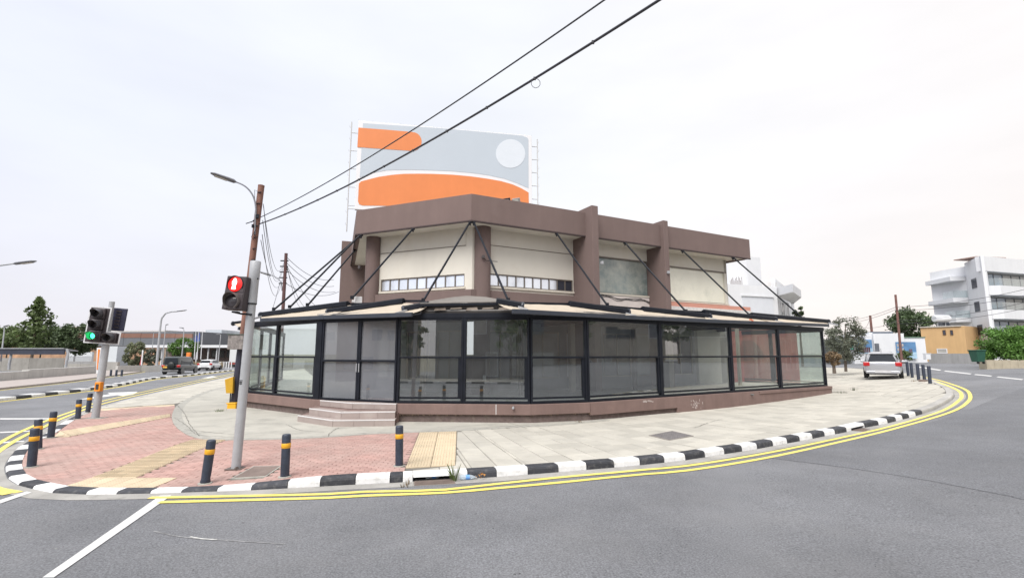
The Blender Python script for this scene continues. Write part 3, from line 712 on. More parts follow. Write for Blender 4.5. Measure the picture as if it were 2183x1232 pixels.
# shutter box line above the strip windows
for w, a, b, p in ((U1, s808, U1.L - .3, (900, 533)), (U2, s1043, sfinU, (1130, 533))):
    z = w.z(*p); mb = MB(); w.box(mb, a, b, z, z + .025, 0, .03); part('shutter_rail', mb, M('rail_brown', (.2, .17, .14), .7), bld)
    mb = MB(); w.box(mb, a, b, z + .025, ZB + .03, 0, .02); part('shutter_box', mb, CREAM, bld)
def strip_window(w, a, b, z0, z1, n, dark):
    f = MB(); w.box(f, a, b, z0, z0 + .05, -.10, -.03); w.box(f, a, b, z1 - .05, z1, -.10, -.03)
    for i in range(n + 1):
        s = a + (b - a) * i / n; s = min(max(s, a + .02), b - .02); w.box(f, s - .022, s + .022, z0 + .05, z1 - .05, -.10, -.03)
    fr = part('strip_window', f, BRONZE, bld)
    for i in range(n):
        s0, s1 = a + (b - a) * i / n + .022, a + (b - a) * (i + 1) / n - .022
        m = MB(); w.box(m, s0, s1, z0 + .04, z1 - .04, -.08, -.07)
        part('pane', m, NAVYG if i >= n - dark else SKYG, fr, rnd=random.random())
        if dark and i == n - dark - 1:
            pass
    m = MB(); w.box(m, a - .05, b + .05, z0 - .08, z0, -.02, .07); part('window_sill', m, M('cream_sill', (.62, .58, .5), .7, .08), bld)
strip_window(U1, s808 + .05, U1.L - .35, zb1, zt1, 9, 0); strip_window(U2, s1043 + .02, sfinU - .12, zb2, zt2, 10, 2)
for (a, b, z0, z1, mt) in ((sA1, sA2, zA2, zA1, TEAL), (sB1, sB2 - .05, zB2, zB1, PALEY)):
    f = MB()
    for s in (a, b - .04): U2.box(f, s, s + .04, z0, z1, -.12, -.04)
    U2.box(f, a, b, z1 - .06, z1, -.12, .02); U2.box(f, a, b, z0, z0 + .04, -.12, -.04)
    fr = part('large_window', f, BRONZE, bld); m = MB(); U2.box(m, a + .04, b - .04, z0 + .04, z1 - .06, -.10, -.08); part('pane', m, mt, fr)
    m = MB(); U2.box(m, a - .02, b + .04, z0 - .07, z0, -.02, .08); part('window_sill', m, M('cream_sill', (.62, .58, .5), .7, .08), bld)
mb = MB(); w_ = U2; z = w_.z(1470, 650)
w_.box(mb, sB1 - .1, w_.s(1596), z - .14, z + .07, .03, .20); part('salmon_fascia', mb, SALM, bld)
mb = MB(); w_.box(mb, sB1 - .1, w_.s(1598), z - .40, z - .142, .03, .24); part('white_fascia', mb, WHITEP, bld)
mb = MB(); w_.box(mb, sA1, sA2 + .1, ZF - .3, zA2 - .10, .02, .06); part('white_fascia', mb, M('pinkish_white', (.62, .56, .53), .8, .06, 3), bld)
# first floor band
ZBT = U1.z(1000, 618.5)
for w, a, b in ((U0, 0, U0.L), (U1, 0, U1.L + .1), (U2, -.1, F2.s(1247) + .0)):
    mb = MB(); w.box(mb, a, b, ZF - .45, ZBT, .0, .24); part('floor_band', mb, BROWN, bld, bevel=.01)
# torn roofing membrane lying along the band
mb = MB()
def torn(w, a, b, z, o, hmax):
    s = a
    while s < b:
        d = random.uniform(.08, .3); h = random.uniform(.02, hmax) * (random.random() ** .6)
        w.box(mb, s, min(s + d, b), z, z + h, o - random.uniform(.03, .2), o + random.uniform(0, .04)); s += d
torn(U2, -.3, 4.6, ZF - .12, .34, .09); torn(U2, sA1, sA2 + .6, ZF - .48, .36, .12); torn(U2, sB1, sB2 + .4, ZF - .52, .40, .20)
o = part('torn_membrane', mb, WHITEP, bld, bevel=.01)
mb = MB(); c = U2.P(-.3, ZF - .45, .5)
for k in range(3):
    mb.tube([c + Vector((-.5 + k * .12 + .25 * math.sin(t * .9 + k), 0, .05 + .22 * abs(math.sin(t * .7 + k * .5)))) for t in [j * .5 for j in range(8)]], .02, 6)
part('loose_cable', mb, M('white_cable', (.6, .58, .56), .6), bld)
# brackets and small fittings on the walls
def fitting(w, px, py, o, sz=(.1, .12, .13), mat=GALV):
    s = w.s(px); z = w.z(px, py); mb = MB(); w.box(mb, s - sz[0] / 2, s + sz[0] / 2, z - sz[2] / 2, z + sz[2] / 2, o, o + sz[1]); part('junction_box', mb, mat, bld, bevel=.01)
fitting(U2, 1018, 552, .46, mat=M('dark_box', (.08, .07, .07), .6)); fitting(U1, 776, 574, .40, mat=M('dark_box', (.08, .07, .07), .6)); fitting(F2, 1270, 565, .5); fitting(F2, 1421, 583, .22)
mb = MB(); p0 = U2.P(U2.s(1020), U2.z(1020, 555), .49); mb.tube([p0, p0 + Vector((.1, -.02, -.1)), p0 + Vector((.55, .1, -.12))], .012, 5); part('cable', mb, BLACKM, bld)
mb = MB()
for k in range(3):
    pts = [F2.P(sf1 + .3 + (sf2 - sf1 - .3) * t / 14, F2.z(1280, 622) - .18 * (t / 14) - .06 * k * math.sin(t * .8 + k) - .03 * math.sin(t * 1.9), -.92) for t in range(15)]
    mb.tube(pts, .010, 5)
part('cable', mb, BLACKM, bld)

# ------------------------------------------------------------------ the glass enclosure
def poly_off(P, d):
    r = []
    for i in range(len(P)):
        if i == 0: r.append(shift(P[0], P[1], d)[0])
        elif i == len(P) - 1: r.append(shift(P[-2], P[-1], d)[1])
        else: r.append(isect(*shift(P[i - 1], P[i], d), *shift(P[i], P[i + 1], d)))
    return r
GL = GP[0] + Vector((-3.6, 10.5)); GRr = GP[5] - RN * 5.2
FP = [GL] + GP + [GRr]                         # whole footprint of the enclosure front
innr = [tuple(p) for p in reversed([WL0, WLc, WRc, WRr, WRr + F2.u * 2.9])]
ZGT = Wall(GP[4], GP[5]).z(1262, 681)
mb = MB(); mb.prism([tuple(p) for p in FP] + [tuple(WRr + F2.u * 2.0 - F2.n * 1.0)] + innr[1:], .42, .555); part('floor_slab', mb, INFLOOR, bld)
pin, plip, pbase = poly_off(FP, -.16), poly_off(FP, .16), poly_off(FP, .07)
sW = Wall(GP[4], GP[5]); s1437 = sW.s(1437, 870)
for i in range(len(FP) - 1):
    if i == 5:
        m = MB(); w = Wall(FP[i], FP[i + 1]); w.box(m, 0, s1437, .16, .56, -.16, .16); part('plinth_lip', m, BROWND, bld, bevel=.012)
        m = MB(); w.box(m, 0, s1437 + .1, -.3, .17, -.16, .07); part('footing', m, BROWNB, bld)
        m = MB(); w.box(m, s1437, w.L + .1, -.3, .562, -.16, .162); part('plinth', m, BROWND, bld, bevel=.012)
        m = MB(); w.box(m, w.s(1612, 860), w.L + .13, .44, .566, .16, .20); part('plinth_cap', m, BROWND, bld, bevel=.012)
    else:
        m = MB(); m.prism([tuple(plip[i]), tuple(plip[i + 1]), tuple(pin[i + 1]), tuple(pin[i])], .24 if i != 2 else -.2, .56); part('plinth_lip', m, BROWND, bld, bevel=.012)
        m = MB(); m.prism([tuple(pbase[i]), tuple(pbase[i + 1]), tuple(pin[i + 1]), tuple(pin[i])], -.3, .238); part('footing', m, BROWNB, bld)
ZTR = 1.985
def glazing(w, s0, s1, kind='panel', gl=GLASS, top=None, tr=ZTR):
    """one framed bay: two stacked panes behind a black frame with a thick sliding rail"""
    zt = top or ZGT; f = MB(); e = .004
    w.box(f, s0 + e, s0 + .075, .565, zt, -.06, .06); w.box(f, s1 - .075, s1 - e, .565, zt, -.06, .06)
    w.box(f, s0 + .075, s1 - .075, zt - .06, zt, -.05, .05); w.box(f, s0 + .075, s1 - .075, tr - .035, tr + .03, -.05, .06)
    if kind == 'panel':
        w.box(f, s0 + .075, s1 - .075, .565, .64, -.06, .07); w.box(f, s0 + .075, s1 - .075, .70, .76, -.045, .03)
        w.box(f, s1 - .17, s1 - .076, .76, tr - .036, -.03, .035)
    else: w.box(f, s0 + .075, s1 - .075, .565, .63, -.05, .05)
    fr = part('glazing_bay', f, BLACKM, bld, bevel=.004)
    m = MB(); w.box(m, s0 + .07, s1 - .07, tr, zt - .04, .002, .010); part('upper_pane', m, gl, fr)
    m = MB(); w.box(m, s0 + .07, s1 - .07, .62, tr, -.022, -.014); part('lower_pane', m, gl, fr)
    return fr
w01, w12, w23, w34, w45 = [Wall(GP[i], GP[i + 1]) for i in range(5)]
sm = w01.s(588, 800); glazing(w01, 0, sm, gl=GLASSG); glazing(w01, sm, w01.L, gl=GLASSG)
sm = w12.s(765, 800); a0 = .22; glazing(w12, a0, sm, 'door', GLASSD, tr=1.87); d2 = glazing(w12, sm, w12.L, 'door', GLASSD, tr=1.87)
m = MB(); w12.box(m, 0, a0, .565, ZGT, -.08, .08); part('door_post', m, BLACKM, bld, bevel=.005)
for s in (sm - .05, sm + .05):
    m = MB(); w12.box(m, s - .012, s + .012, 1.5, 1.78, .06, .09); part('door_handle', m, GALV, bld)
sm = w23.s(988, 800); glazing(w23, 0, sm); glazing(w23, sm, w23.L); glazing(w34, 0, w34.L)
ss = [0, w45.s(1409, 800), w45.s(1560, 800), w45.s(1663, 800), w45.L]
for i in range(4): glazing(w45, ss[i], ss[i + 1], gl=GLASSG if i > 1 else GLASS)
wl_, wr_ = Wall(GL, GP[0]), Wall(GP[5], GRr)
for i in range(4): glazing(wl_, wl_.L * i / 4, wl_.L * (i + 1) / 4, gl=GLASSG)
for i in range(2): glazing(wr_, wr_.L * i / 2, wr_.L * (i + 1) / 2, gl=GLASSG)
hd0, hd1 = poly_off(FP, .07), poly_off(FP, -.07)
for i in range(len(FP) - 1):
    m = MB(); m.prism([tuple(hd0[i]), tuple(hd0[i + 1]), tuple(hd1[i + 1]), tuple(hd1[i])], ZGT + .003, ZGT + .16); part('header_beam', m, BLACKM, bld)
# dark flat roof over the enclosure (its left corner is only covered by fabric)
ZR = ZGT + .17
rf = [tuple(p) for p in (hd1[2] + Vector((-.2, .1)), hd1[3], hd1[4], hd1[5])] + [tuple(w45.P(ss[2], 0, -.07).xy)] + [tuple(p) for p in (WRr, WRc, WLc)]
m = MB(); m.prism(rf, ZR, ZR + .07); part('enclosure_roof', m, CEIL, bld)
m = MB(); m.prism([(p[0], p[1]) for p in rf], ZR + .072, ZR + .10); part('roof_felt', m, ROOFM, bld)
for k in range(7):                              # joists under the roof
    t = (k + .5) / 7; a = WRc.lerp(WRr, t); b = isect(a, a + F2.n, GP[4], GP[5]); b = b if (b - GP[4]).dot(RG) > 0 else isect(a, a + F2.n, GP[3], GP[4])
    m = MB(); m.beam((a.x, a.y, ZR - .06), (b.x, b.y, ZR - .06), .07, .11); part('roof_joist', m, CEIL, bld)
# ground floor walls inside
G1, G2, G0 = Wall(WLc, WRc), Wall(WRc, WRr), Wall(WL0, WLc)
def inner_front(w, n, a, b, mats):
    holes = []; wd = (b - a) / n
    for i in range(n): holes.append((a + i * wd + .18, a + (i + 1) * wd - .18, 1.05, 3.05))
    mb = MB(); wall_with_holes(w, mb, a, b, .555, 3.9, holes, -.2, -.02); part('inner_wall', mb, INWALL, bld)
    for i, h in enumerate(holes):
        f = MB(); s0, s1, z0, z1 = h
        w.box(f, s0, s0 + .05, z0, z1, -.15, -.05); w.box(f, s1 - .05, s1, z0, z1, -.15, -.05); w.box(f, s0 + .05, s1 - .05, z0, z0 + .05, -.15, -.05); w.box(f, s0 + .05, s1 - .05, z1 - .05, z1, -.15, -.05)
        w.box(f, (s0 + s1) / 2 - .02, (s0 + s1) / 2 + .02, z0 + .05, z1 - .05, -.15, -.05)
        fr = part('inner_window', f, M('beige_frame', (.36, .32, .26), .6), bld)
        m = MB(); w.box(m, s0 + .05, s1 - .05, z0 + .05, z1 - .05, -.11, -.10); part('pane', m, mats[i % len(mats)], fr)
IP = M('inner_pale_panel', (.38, .37, .345), .4, .12, 1.5, 0); IP2 = M('inner_white_blind', (.60, .60, .58), .5, .12, 2.5, 0)
inner_front(G0, 3, 0, G0.L, [NAVYG]); inner_front(G1, 3, 0, G1.L - .3, [IP2, NAVYG, IP]); inner_front(G2, 6, .3, G2.s(1480), [NAVYG, IP, IP2, NAVYG, IP2, NAVYG])
m = MB(); G2.box(m, G2.s(1484), G2.s(1532), .555, 3.9, -.2, .04); part('cream_inner_panel', m, CREAM, bld)
m = MB(); G2.box(m, -.35, .40, .555, 2.05, .30, .9); part('brown_counter', m, INDARK, bld, bevel=.01)
for px, o_, wd, mt in ((948, 1.5, .16, 'inner_beige_post'), (1062, 1.9, .13, 'inner_dark_post'), (1180, 1.3, .22, 'inner_beige_post'), (1300, 1.6, .14, 'inner_dark_post'), (1388, 1.0, .30, 'inner_beige_post'), (1505, 1.9, .13, 'inner_beige_post')):
    w_ = G1 if px < 1000 else G2; s_ = w_.s(px, 760); m = MB(); w_.box(m, s_ - wd / 2, s_ + wd / 2, .556, 3.4, o_, o_ + wd); part('inner_post', m, M(mt, (.33, .29, .24) if 'beige' in mt else (.06, .05, .045), .7, .1, 2), bld)
m = MB(); G2.box(m, .12, .25, 1.1, 1.28, .9, .93); part('socket', m, NOSE, bld)
for px in (1447, 1475):
    s = G2.s(px); m = MB(); G2.box(m, s - .12, s + .12, 1.85, 2.1, -.02, .02); part('wall_poster', m, IP, bld)
# dark red flank wall seen through the last bays
RW = Wall(WRr + F2.u * .02 - F2.n * .1, WRr + F2.u * .02 - F2.n * .1 + F2.u * 5)
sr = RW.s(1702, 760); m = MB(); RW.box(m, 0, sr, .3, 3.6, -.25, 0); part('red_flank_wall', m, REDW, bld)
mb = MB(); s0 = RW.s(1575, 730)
prof = [(0, 1.35), (.05, 2.05), (.35, 2.5), (1.6, 2.5), (2.3, 2.15), (2.75, 1.75), (2.75, 1.5), (1.5, 1.4)]  # darker car outline, a reflection put into the wall colour
mb.slab([RW.P(s0 + a * .75, b + .35, 0.002) for a, b in prof], (RW.n.x, RW.n.y, 0), .012); part('car_reflection_patch', mb, M('red_reflection_tone', (.155, .045, .04), .8, .15, 2), bld)

# entrance steps
def P3(px, py, z): p = at(px, py, z); return (p.x, p.y)
bk = [tuple(GP[2] + Vector((.0, .0))), tuple(GP[1])]
st = [([P3(635.5, 885, .19), P3(710, 895.5, .19), P3(842, 894, .19)], -.2, .19), ([P3(660, 870, .38), P3(728, 878.5, .38), P3(842.5, 877, .38)], .19, .38), ([P3(683, 853, .56), P3(752, 859, .56), P3(845, 860.5, .56)], .38, .563)]
for pts, z0, z1 in st:
    poly = pts + [tuple(GP[2] - Vector((.02, -.3))), tuple(GP[1] + Vector((0, .4)))]
    m = MB(); m.prism(poly, z0 - .01, z1 - .012); so = part('entrance_step', m, BROWND, bld)
    cen = sum((Vector(p) for p in poly), Vector((0, 0))) / len(poly)
    for a, b in ((pts[0], pts[1]), (pts[1], pts[2])):  # tiled risers and treads with a pale nosing
        w = Wall(a, b); n = max(2, round(w.L / .6))
        for k in range(n):
            m = MB(); w.box(m, w.L * k / n + .003, w.L * (k + 1) / n - .003, z0 + .002 if z0 > 0 else -.06, z1 - .014, 0, .012); part('step_tile', m, STEP, so, rnd=random.random())
            m = MB(); w.box(m, w.L * k / n + .003, w.L * (k + 1) / n - .003, z1 - .012, z1 - .001 - .002 * (a is pts[0]), -.34, -.014); part('step_tile', m, STEP, so, rnd=random.random())
        m = MB(); w.box(m, 0, w.L, z1 - .022, z1 + .003, -.014, .018); part('nosing', m, NOSE, so)
m = MB(); w23.box(m, -.02, .14, -.2, .30, .10, .36); part('step_cheek', m, BROWND, bld, bevel=.01)
# drain stubs on the plinth
for px, py, w in ((1095, 867, w23), (1593, 840, w45)):
    p = w.P(w.s(px, py), w.z(px, py), .14); m = MB(); m.tube([p, p + Vector((w.n.x, w.n.y, -.03)) * .14], .035, 12); part('drain_stub', m, GALV if px < 1200 else IRON, bld)
m = MB(); w23.box(m, w23.s(1058, 860), w23.s(1058, 860) + .018, .26, .56, .16, .166); part('joint_strip', m, NOSE, bld)
m = MB()
for k in range(26):
    s = w45.s(1370, 868) + random.uniform(-.16, .3); z = .46 + random.uniform(-.03, .03); w45.box(m, s, s + random.uniform(.02, .1), z, z + random.uniform(.01, .03), .158, .163)
for k in range(34):
    s = w45.s(1475, 875) + random.gauss(0, .16); z = .22 + random.gauss(0, .08); w45.box(m, s, s + random.uniform(.01, .03), z, z + random.uniform(.02, .09), .16, .166)
o = part('paint_splash', m, M('paint_splash', (.48, .42, .40), .9, .1), bld); o['kind'] = 'stuff'

# ------------------------------------------------------------------ awnings
LA, LB = shift(Vector((-10.95, 19.25)), Vector((-3.3, 15.1)), .32)
RA, RB = shift(GP[4], GP[5], .22); LW, RWl = Wall(LA, LB), Wall(RA, RB)
CLW, CRW = Wall(*shift(LA, LB, -.95)), Wall(*shift(RA, RB, -.95))
def front_bar(w, pts, name='front_bar'):
    m = MB()
    P = [w.P(w.s(*p), w.z(*p), 0) for p in pts]
    for a, b in zip(P[:-1], P[1:]): m.beam(a, b, .10, .13)
    return P, m
units = []                                      # wall, bar wall, cassette pixels (left, right), which end carries the cap
def awning(cw, bw, cl, cr_, cap, barl, barr, label, fs=None):
    cf = Wall(*shift(cw.A, cw.B, .42)); wa, wb = (cw, cf) if cap > 0 else (cf, cw)      # the capped end hangs further out
    a, b = wa.P(wa.s(*cl), wa.z(*cl), 0), wb.P(wb.s(*cr_), wb.z(*cr_), 0)
    p, q = bw.P(bw.s(*barl), bw.z(*barl), 0), bw.P(bw.s(*barr), bw.z(*barr), 0)
    units.append(label); t = thing('awning', label, 'awning', ((a + b) / 2)[:], 'retractable awnings round the restaurant front')
    u = (b - a).normalized(); m = MB(); m.beam(a, b, .24, .17)
    m.beam(a + Vector((0, 0, .085)), b + Vector((0, 0, .085)), .12, .05)
    part('cassette', m, BLACKM, t, bevel=.03)
    e = b if cap > 0 else a; m = MB(); m.lathe([(.05, -.02), (.12, 0), (.13, .05), (.10, .10)], 16, e - u * cap * .02, u * cap); part('end_cap', m, BARM, t, smooth='auto')
    m = MB(); f = p.lerp(q, .97 if cap > 0 else .03) if False else None
    ee = e - u * cap * .16; bb = bw.P((V2(ee) - bw.A).dot(bw.u), 0, 0); tt = max(0, min(1, (V2(bb) - V2(p)).dot(V2(q) - V2(p)) / (V2(q) - V2(p)).length ** 2)); bb.z = p.z + (q.z - p.z) * tt
    m.beam(ee - Vector((0, 0, .05)), bb + Vector((0, 0, .05)), .05, .07); m.box(ee + (bb - ee) * .1 - Vector((0, 0, .12)), (.09, .09, .1)); part('bracket', m, GALV, t)
    dn = Vector((0, 0, .05)); TP = [a - dn, b - dn]
    if fs and cap > 0: TP = [cw.P(cw.s(*fs), cw.z(*fs), 0) - dn * .3] + TP
    if fs and cap < 0: TP = TP + [cw.P(cw.s(*fs), cw.z(*fs), 0) - dn * .3]
    TS = [0]
    for i in range(1, len(TP)): TS.append(TS[-1] + (TP[i] - TP[i - 1]).length)
    def tpt(f):
        s = f * TS[-1]
        for i in range(1, len(TP)):
            if s <= TS[i] + 1e-6: return TP[i - 1].lerp(TP[i], (s - TS[i - 1]) / (TS[i] - TS[i - 1]))
        return TP[-1]
    m = MB(); n = 14; vs = []                    # slightly sagging fabric
    for i in range(n + 1):
        for j in range(5):
            c = tpt(i / n); d = p.lerp(q, i / n) + Vector((0, 0, .045)); v = c.lerp(d, j / 4)
            v.z -= .035 * math.sin(math.pi * j / 4) + .006 * math.sin(i * 2.3); vs.append(v)
    fs = [(i * 5 + j, (i + 1) * 5 + j, (i + 1) * 5 + j + 1, i * 5 + j + 1) for i in range(n) for j in range(4)]
    m.add(vs, fs); part('fabric', m, FAB, t, smooth=True)
    m = MB(); m.beam(p, q, .09, .14); part('front_bar', m, BARM, t, bevel=.015)
    for k in (.25, .75):
        c = a.lerp(b, k); d = p.lerp(q, k); m = MB(); md = c.lerp(d, .5) + Vector((.18, 0, -.12)); m.beam(c - Vector((0, 0, .1)), md, .04, .05); m.beam(md, d - Vector((0, 0, .02)), .035, .045); part('folding_arm', m, BARM, t)
    return t
awning(CRW, RWl, (1058, 642), (1112, 651.5), 1, (1092, 663.6), (1118, 664.5), 'stub of an awning box right of the roof corner, its end over the middle bay')
awning(CRW, RWl, (1213, 648), (1338, 665), 1, (1118, 664.6), (1330, 675.8), 'retractable awning whose rolled black box ends above the third glass bay from the right', (1116, 647))
awning(CRW, RWl, (1369, 659), (1512, 674.8), 1, (1330, 675.8), (1505, 684), 'retractable awning whose box ends above the second glass bay from the right', (1345, 657.5))
awning(CRW, RWl, (1500, 665), (1652, 681), 1, (1505, 684), (1650, 689.5), 'retractable awning ending just above the join of the two rightmost glass bays')
awning(CRW, RWl, (1602, 671), (1765, 685.5), 1, (1650, 689.5), (1766, 693.5), 'rightmost retractable awning, its black box reaching past the enclosure end')
awning(CLW, LW, (862, 659), (914, 648.5), -1, (829, 672.2), (879, 670.5), 'awning box ending just left of the roof corner above the closed glass doors')
awning(CLW, LW, (701, 665), (861, 642), -1, (692, 676.4), (829, 672.2), 'middle cream awning of the left front with its box ending above the dusty glass doors', (893, 648))
awning(CLW, LW, (557, 671.5), (742, 648), -1, (556, 682.5), (692, 676.4), 'leftmost front awning of cream fabric over the see through corner bays', (760, 651))
for w, pp in ((CRW, [(1072, 642), (1120, 645.5), (1215, 647.5), (1300, 652), (1380, 659), (1500, 664.5)]), (CLW, [(735, 648), (800, 646), (860, 641), (900, 641)])):
    m = MB(); P = [w.P(w.s(*p), w.z(*p), -.12) for p in pp]
    for a, b in zip(P[:-1], P[1:]): m.beam(a, b, .08, .07)
    part('roof_edge_rail', m, BLACKM, bld)
m = MB(); p = CLW.P(CLW.s(748, 637), CLW.z(748, 638), -.35); m.box(p, (.26, .2, .26), R(25)); m.box(p + Vector((-.14, -.05, -.05)), (.14, .1, .1), R(25)); part('white_fitting', m, NOSE, bld, bevel=.02)
m = MB(); p = RWl.P(RWl.s(1597, 681), RWl.z(1597, 681.5), .07); m.box(p, (.16, .03, .05), R(30)); m.box(p + Vector((.1, .05, -.03)), (.1, .03, .04), R(30)); part('orange_rag', m, M('orange_rag', (.75, .16, .05), .8), bld)
la, lb = Vector((-14.2, 27.0, 3.75)), Vector((-11.35, 20.4, 3.72))
t = thing('awning', 'small side awning beyond the left corner, seen end on behind the grey signal post', 'awning', (-12, 22, 3.7), 'retractable awnings round the restaurant front')
m = MB(); a = at(498, 689.5, 3.6); b = at(540, 684, 3.72); m.beam(a, b, .2, .17); part('cassette', m, BLACKM, t, bevel=.03)
m = MB(); m.lathe([(.05, -.02), (.115, 0), (.12, .05), (.09, .09)], 16, a, a - b); part('end_cap', m, BARM, t, smooth='auto')
m = MB(); c, d = at(508, 700, 3.32), at(545, 707, 3.2); m.beam(c, d, .1, .14); part('front_bar', m, BARM, t)
m = MB(); m.slab([a, b, d + Vector((0, 0, .07)), c + Vector((0, 0, .07))], (0, 0, 1), .012); part('fabric', m, FAB, t)
# grey canvas laid over the gap in the middle
mb = MB(); c3 = [D(896, 648, 15.3), D(1084, 643.5, 15.5), D(1070, 641, 16.4), D(1035, 634.5, 17.8), D(994, 632, 18.0), D(960, 635.5, 17.8), D(915, 643.5, 16.6)]
mb.slab(c3, (0, 0, 1), .03); o = part('canvas_cover', mb, M('grey_canvas', (.20, .185, .17), .9, .12, 3, .6, 20), bld)
m = MB(); m.slab([D(884, 674, 15.32), D(1096, 671, 15.36), D(1086, 648.5, 15.6), D(896, 651.5, 15.45)], (0, 1, 0), .02); part('gap_shade_panel', m, CEIL, bld)  # added dark panel, stands in for the shade under the canvas
for k in range(5): m = MB(); x_ = 925 + k * 34; m.slab([D(x_, 662 - k % 2 * 3, 15.3), D(x_ + 26, 661 - k % 2 * 3, 15.3), D(x_ + 24, 655, 15.36), D(x_ + 3, 656, 15.36)], (0, 1, 0), .01); part('beige_lining', m, M('beige_lining', (.17, .14, .115), .9, .3, 5), bld)
mb = MB(); mb.beam(D(896, 650.5, 15.25), D(1086, 647, 15.45), .06, .08); part('canvas_rail', mb, BLACKM, bld)
# stays from the parapet to the awnings
def stay(w, top, cw, bot, label, o=-.06, yb=None):
    p = w.P(w.s(*top), ZB - .02, o); q = cw.P(cw.s(*bot), cw.z(*bot), 0) if cw else D(bot[0], bot[1], yb)
    t = thing('awning_stay', label, 'stay', p[:], 'steel stays holding up the awnings')
    m = MB(); m.tube([p, q + Vector((0, 0, .06))], .038, 10); part('rod', m, BLACKM, t, smooth='auto')
    m = MB(); m.box(p + Vector((0, 0, -.03)), (.13, .13, .06)); m.box(p + Vector((0, 0, -.09)), (.05, .10, .12)); part('top_plate', m, BLACKM, t)
    m = MB(); m.box(q + Vector((0, 0, .10)), (.10, .08, .12)); part('lower_shoe', m, BLACKM, t)
stay(F1, (879, 488), CLW, (750, 640), 'black steel stay crossing the left strip window from the middle of the left parapet')
stay(F1, (1001, 473), CLW, (902, 646), 'black stay running down to the left from the roof corner')
stay(F2, (1011, 473), CRW, (1084, 646), 'black stay running down to the right from the roof corner past the round column')
stay(F2, (1188, 500), CRW, (1295, 655), 'black stay crossing the first projecting fin')
stay(F2, (1334, 522), CRW, (1463, 668), 'black stay crossing the dusty green window and the second fin')
stay(F2, (1457, 540), CRW, (1600, 676), 'black stay in front of the pale yellow window')
stay(F2, (1565, 556), CRW, (1713, 682), 'rightmost black stay against the sky from the end of the parapet')
stay(F1, (768, 503), CLW, (583, 664), 'longest stay on the left side ending nearest the grey signal post')
stay(F1, (766, 503), CLW, (617, 659), 'second stay fanning left from the left end of the parapet')
stay(FLg, (752, 546), CLW, (655, 655), 'lower thin stay on the left side behind the fanned pair', -.1)

# ------------------------------------------------------------------ billboard on the roof
BA, BB = V2(D(760, 350, 22.6)), V2(D(1134, 360, 24.3)); BW = Wall(BA, BB)
bz0 = BW.z(754, 446); bz1 = BW.z(764, 257)
bill = thing('billboard', 'large rooftop billboard with orange shapes and a pale disc on light blue', 'billboard', (BA.lerp(BB, .5).x, BA.lerp(BB, .5).y, bz0))
m = MB(); BW.box(m, 0, BW.L, bz0, bz1, -.22, 0); part('panel', m, M('billboard_white', (.68, .68, .70), .5, .03, .5), bill, bevel=.01)
def bp(pts, o, t_, mat, name):
    P = []
    for x, y in pts: x, y = 700 + x / 2.8, 240 + y / 2.8; P.append(BW.P(BW.s(x, y), BW.z(x, y), o))
    m = MB(); m.slab(P, (BW.n.x, BW.n.y, 0), t_); part(name, m, mat, bill)
def arcp(cx, cy, r, a0, a1, n=8, ry=None): return [(cx + r * math.cos(R(a0 + (a1 - a0) * k / n)), cy - (ry or r) * math.sin(R(a0 + (a1 - a0) * k / n))) for k in range(n + 1)]
BLU = M('billboard_blue', (.44, .49, .545), .45, .02, .5); ORG = M('billboard_orange', (.66, .205, .06), .45, .04, 1.0, streak=.03)
bp([(207, 65), (700, 97), (1160, 140)] + arcp(1172, 168, 22, 90, 0, 5) + [(1194, 300), (1195, 452), (1120, 420), (1050, 395), (950, 374), (850, 360), (730, 350), (600, 345), (480, 342), (350, 345), (270, 360), (188, 388)], .002, .008, BLU, 'blue_field')
bp([(180, 92), (350, 105), (500, 118)] + arcp(503, 175, 54, 90, -90, 10, 56) + [(340, 220), (173, 208)], .012, .008, ORG, 'orange_band')
bp([(182, 425), (195, 412), (300, 385), (380, 373), (450, 367), (540, 366), (620, 367), (740, 372), (850, 382), (950, 396), (1030, 410), (1100, 430), (1150, 452), (1195, 478), (1197, 560), (900, 562), (600, 560), (300, 557), (205, 556), (183, 548), (177, 530)], .002, .008, ORG, 'orange_mound')
bp([(1087 + 88 * math.cos(k * .2618), 247 + 86 * math.sin(k * .2618)) for k in range(24)], .012, .008, M('billboard_disc', (.60, .64, .69), .5, .02), 'pale_disc')
m = MB()
for s in [BW.L * k / 13 for k in range(14)]: m.tube([BW.P(s, bz1 - .02, -.1), BW.P(s, bz1 + .09, -.1)], .008, 5)
part('top_pins', m, GALV, bill)
LG = M('pale_steel', (.5, .5, .5), .5, .05)
for s0, z0, z1, sg in ((-.12, bz0 - 1.1, bz1 - .05, -1), (BW.L + .12, bz0 + .1, bz1 - .1, 1)):
    m = MB(); s = s0 + sg * .22; m.tube([BW.P(s, z0, -.15), BW.P(s, z1, -.15)], .03, 8)
    for k in range(6): z = z0 + (z1 - z0) * (k + .4) / 6; z = max(z, bz0 + .05); m.tube([BW.P(s, z, -.15), BW.P(s0 - sg * .1, z, -.15)], .02, 6)
    for k in range(9): z = z0 + (z1 - z0) * (k + .5) / 9 ; m.tube([BW.P(s, z, -.15), BW.P(s + sg * .08, z + .05, -.15), BW.P(s + sg * .08, z + .13, -.15)], .010, 5)
    part('side_ladder', m, LG, bill)
for k in (.12, .5, .88):
    m = MB(); s = BW.L * k; m.beam(BW.P(s, ZT - .35, -.35), BW.P(s, bz1 - .3, -.35), .12, .12); m.beam(BW.P(s, ZT - .35, -2.2), BW.P(s, bz1 - 1.2, -.35), .08, .08); part('support_frame', m, GALV, bill)
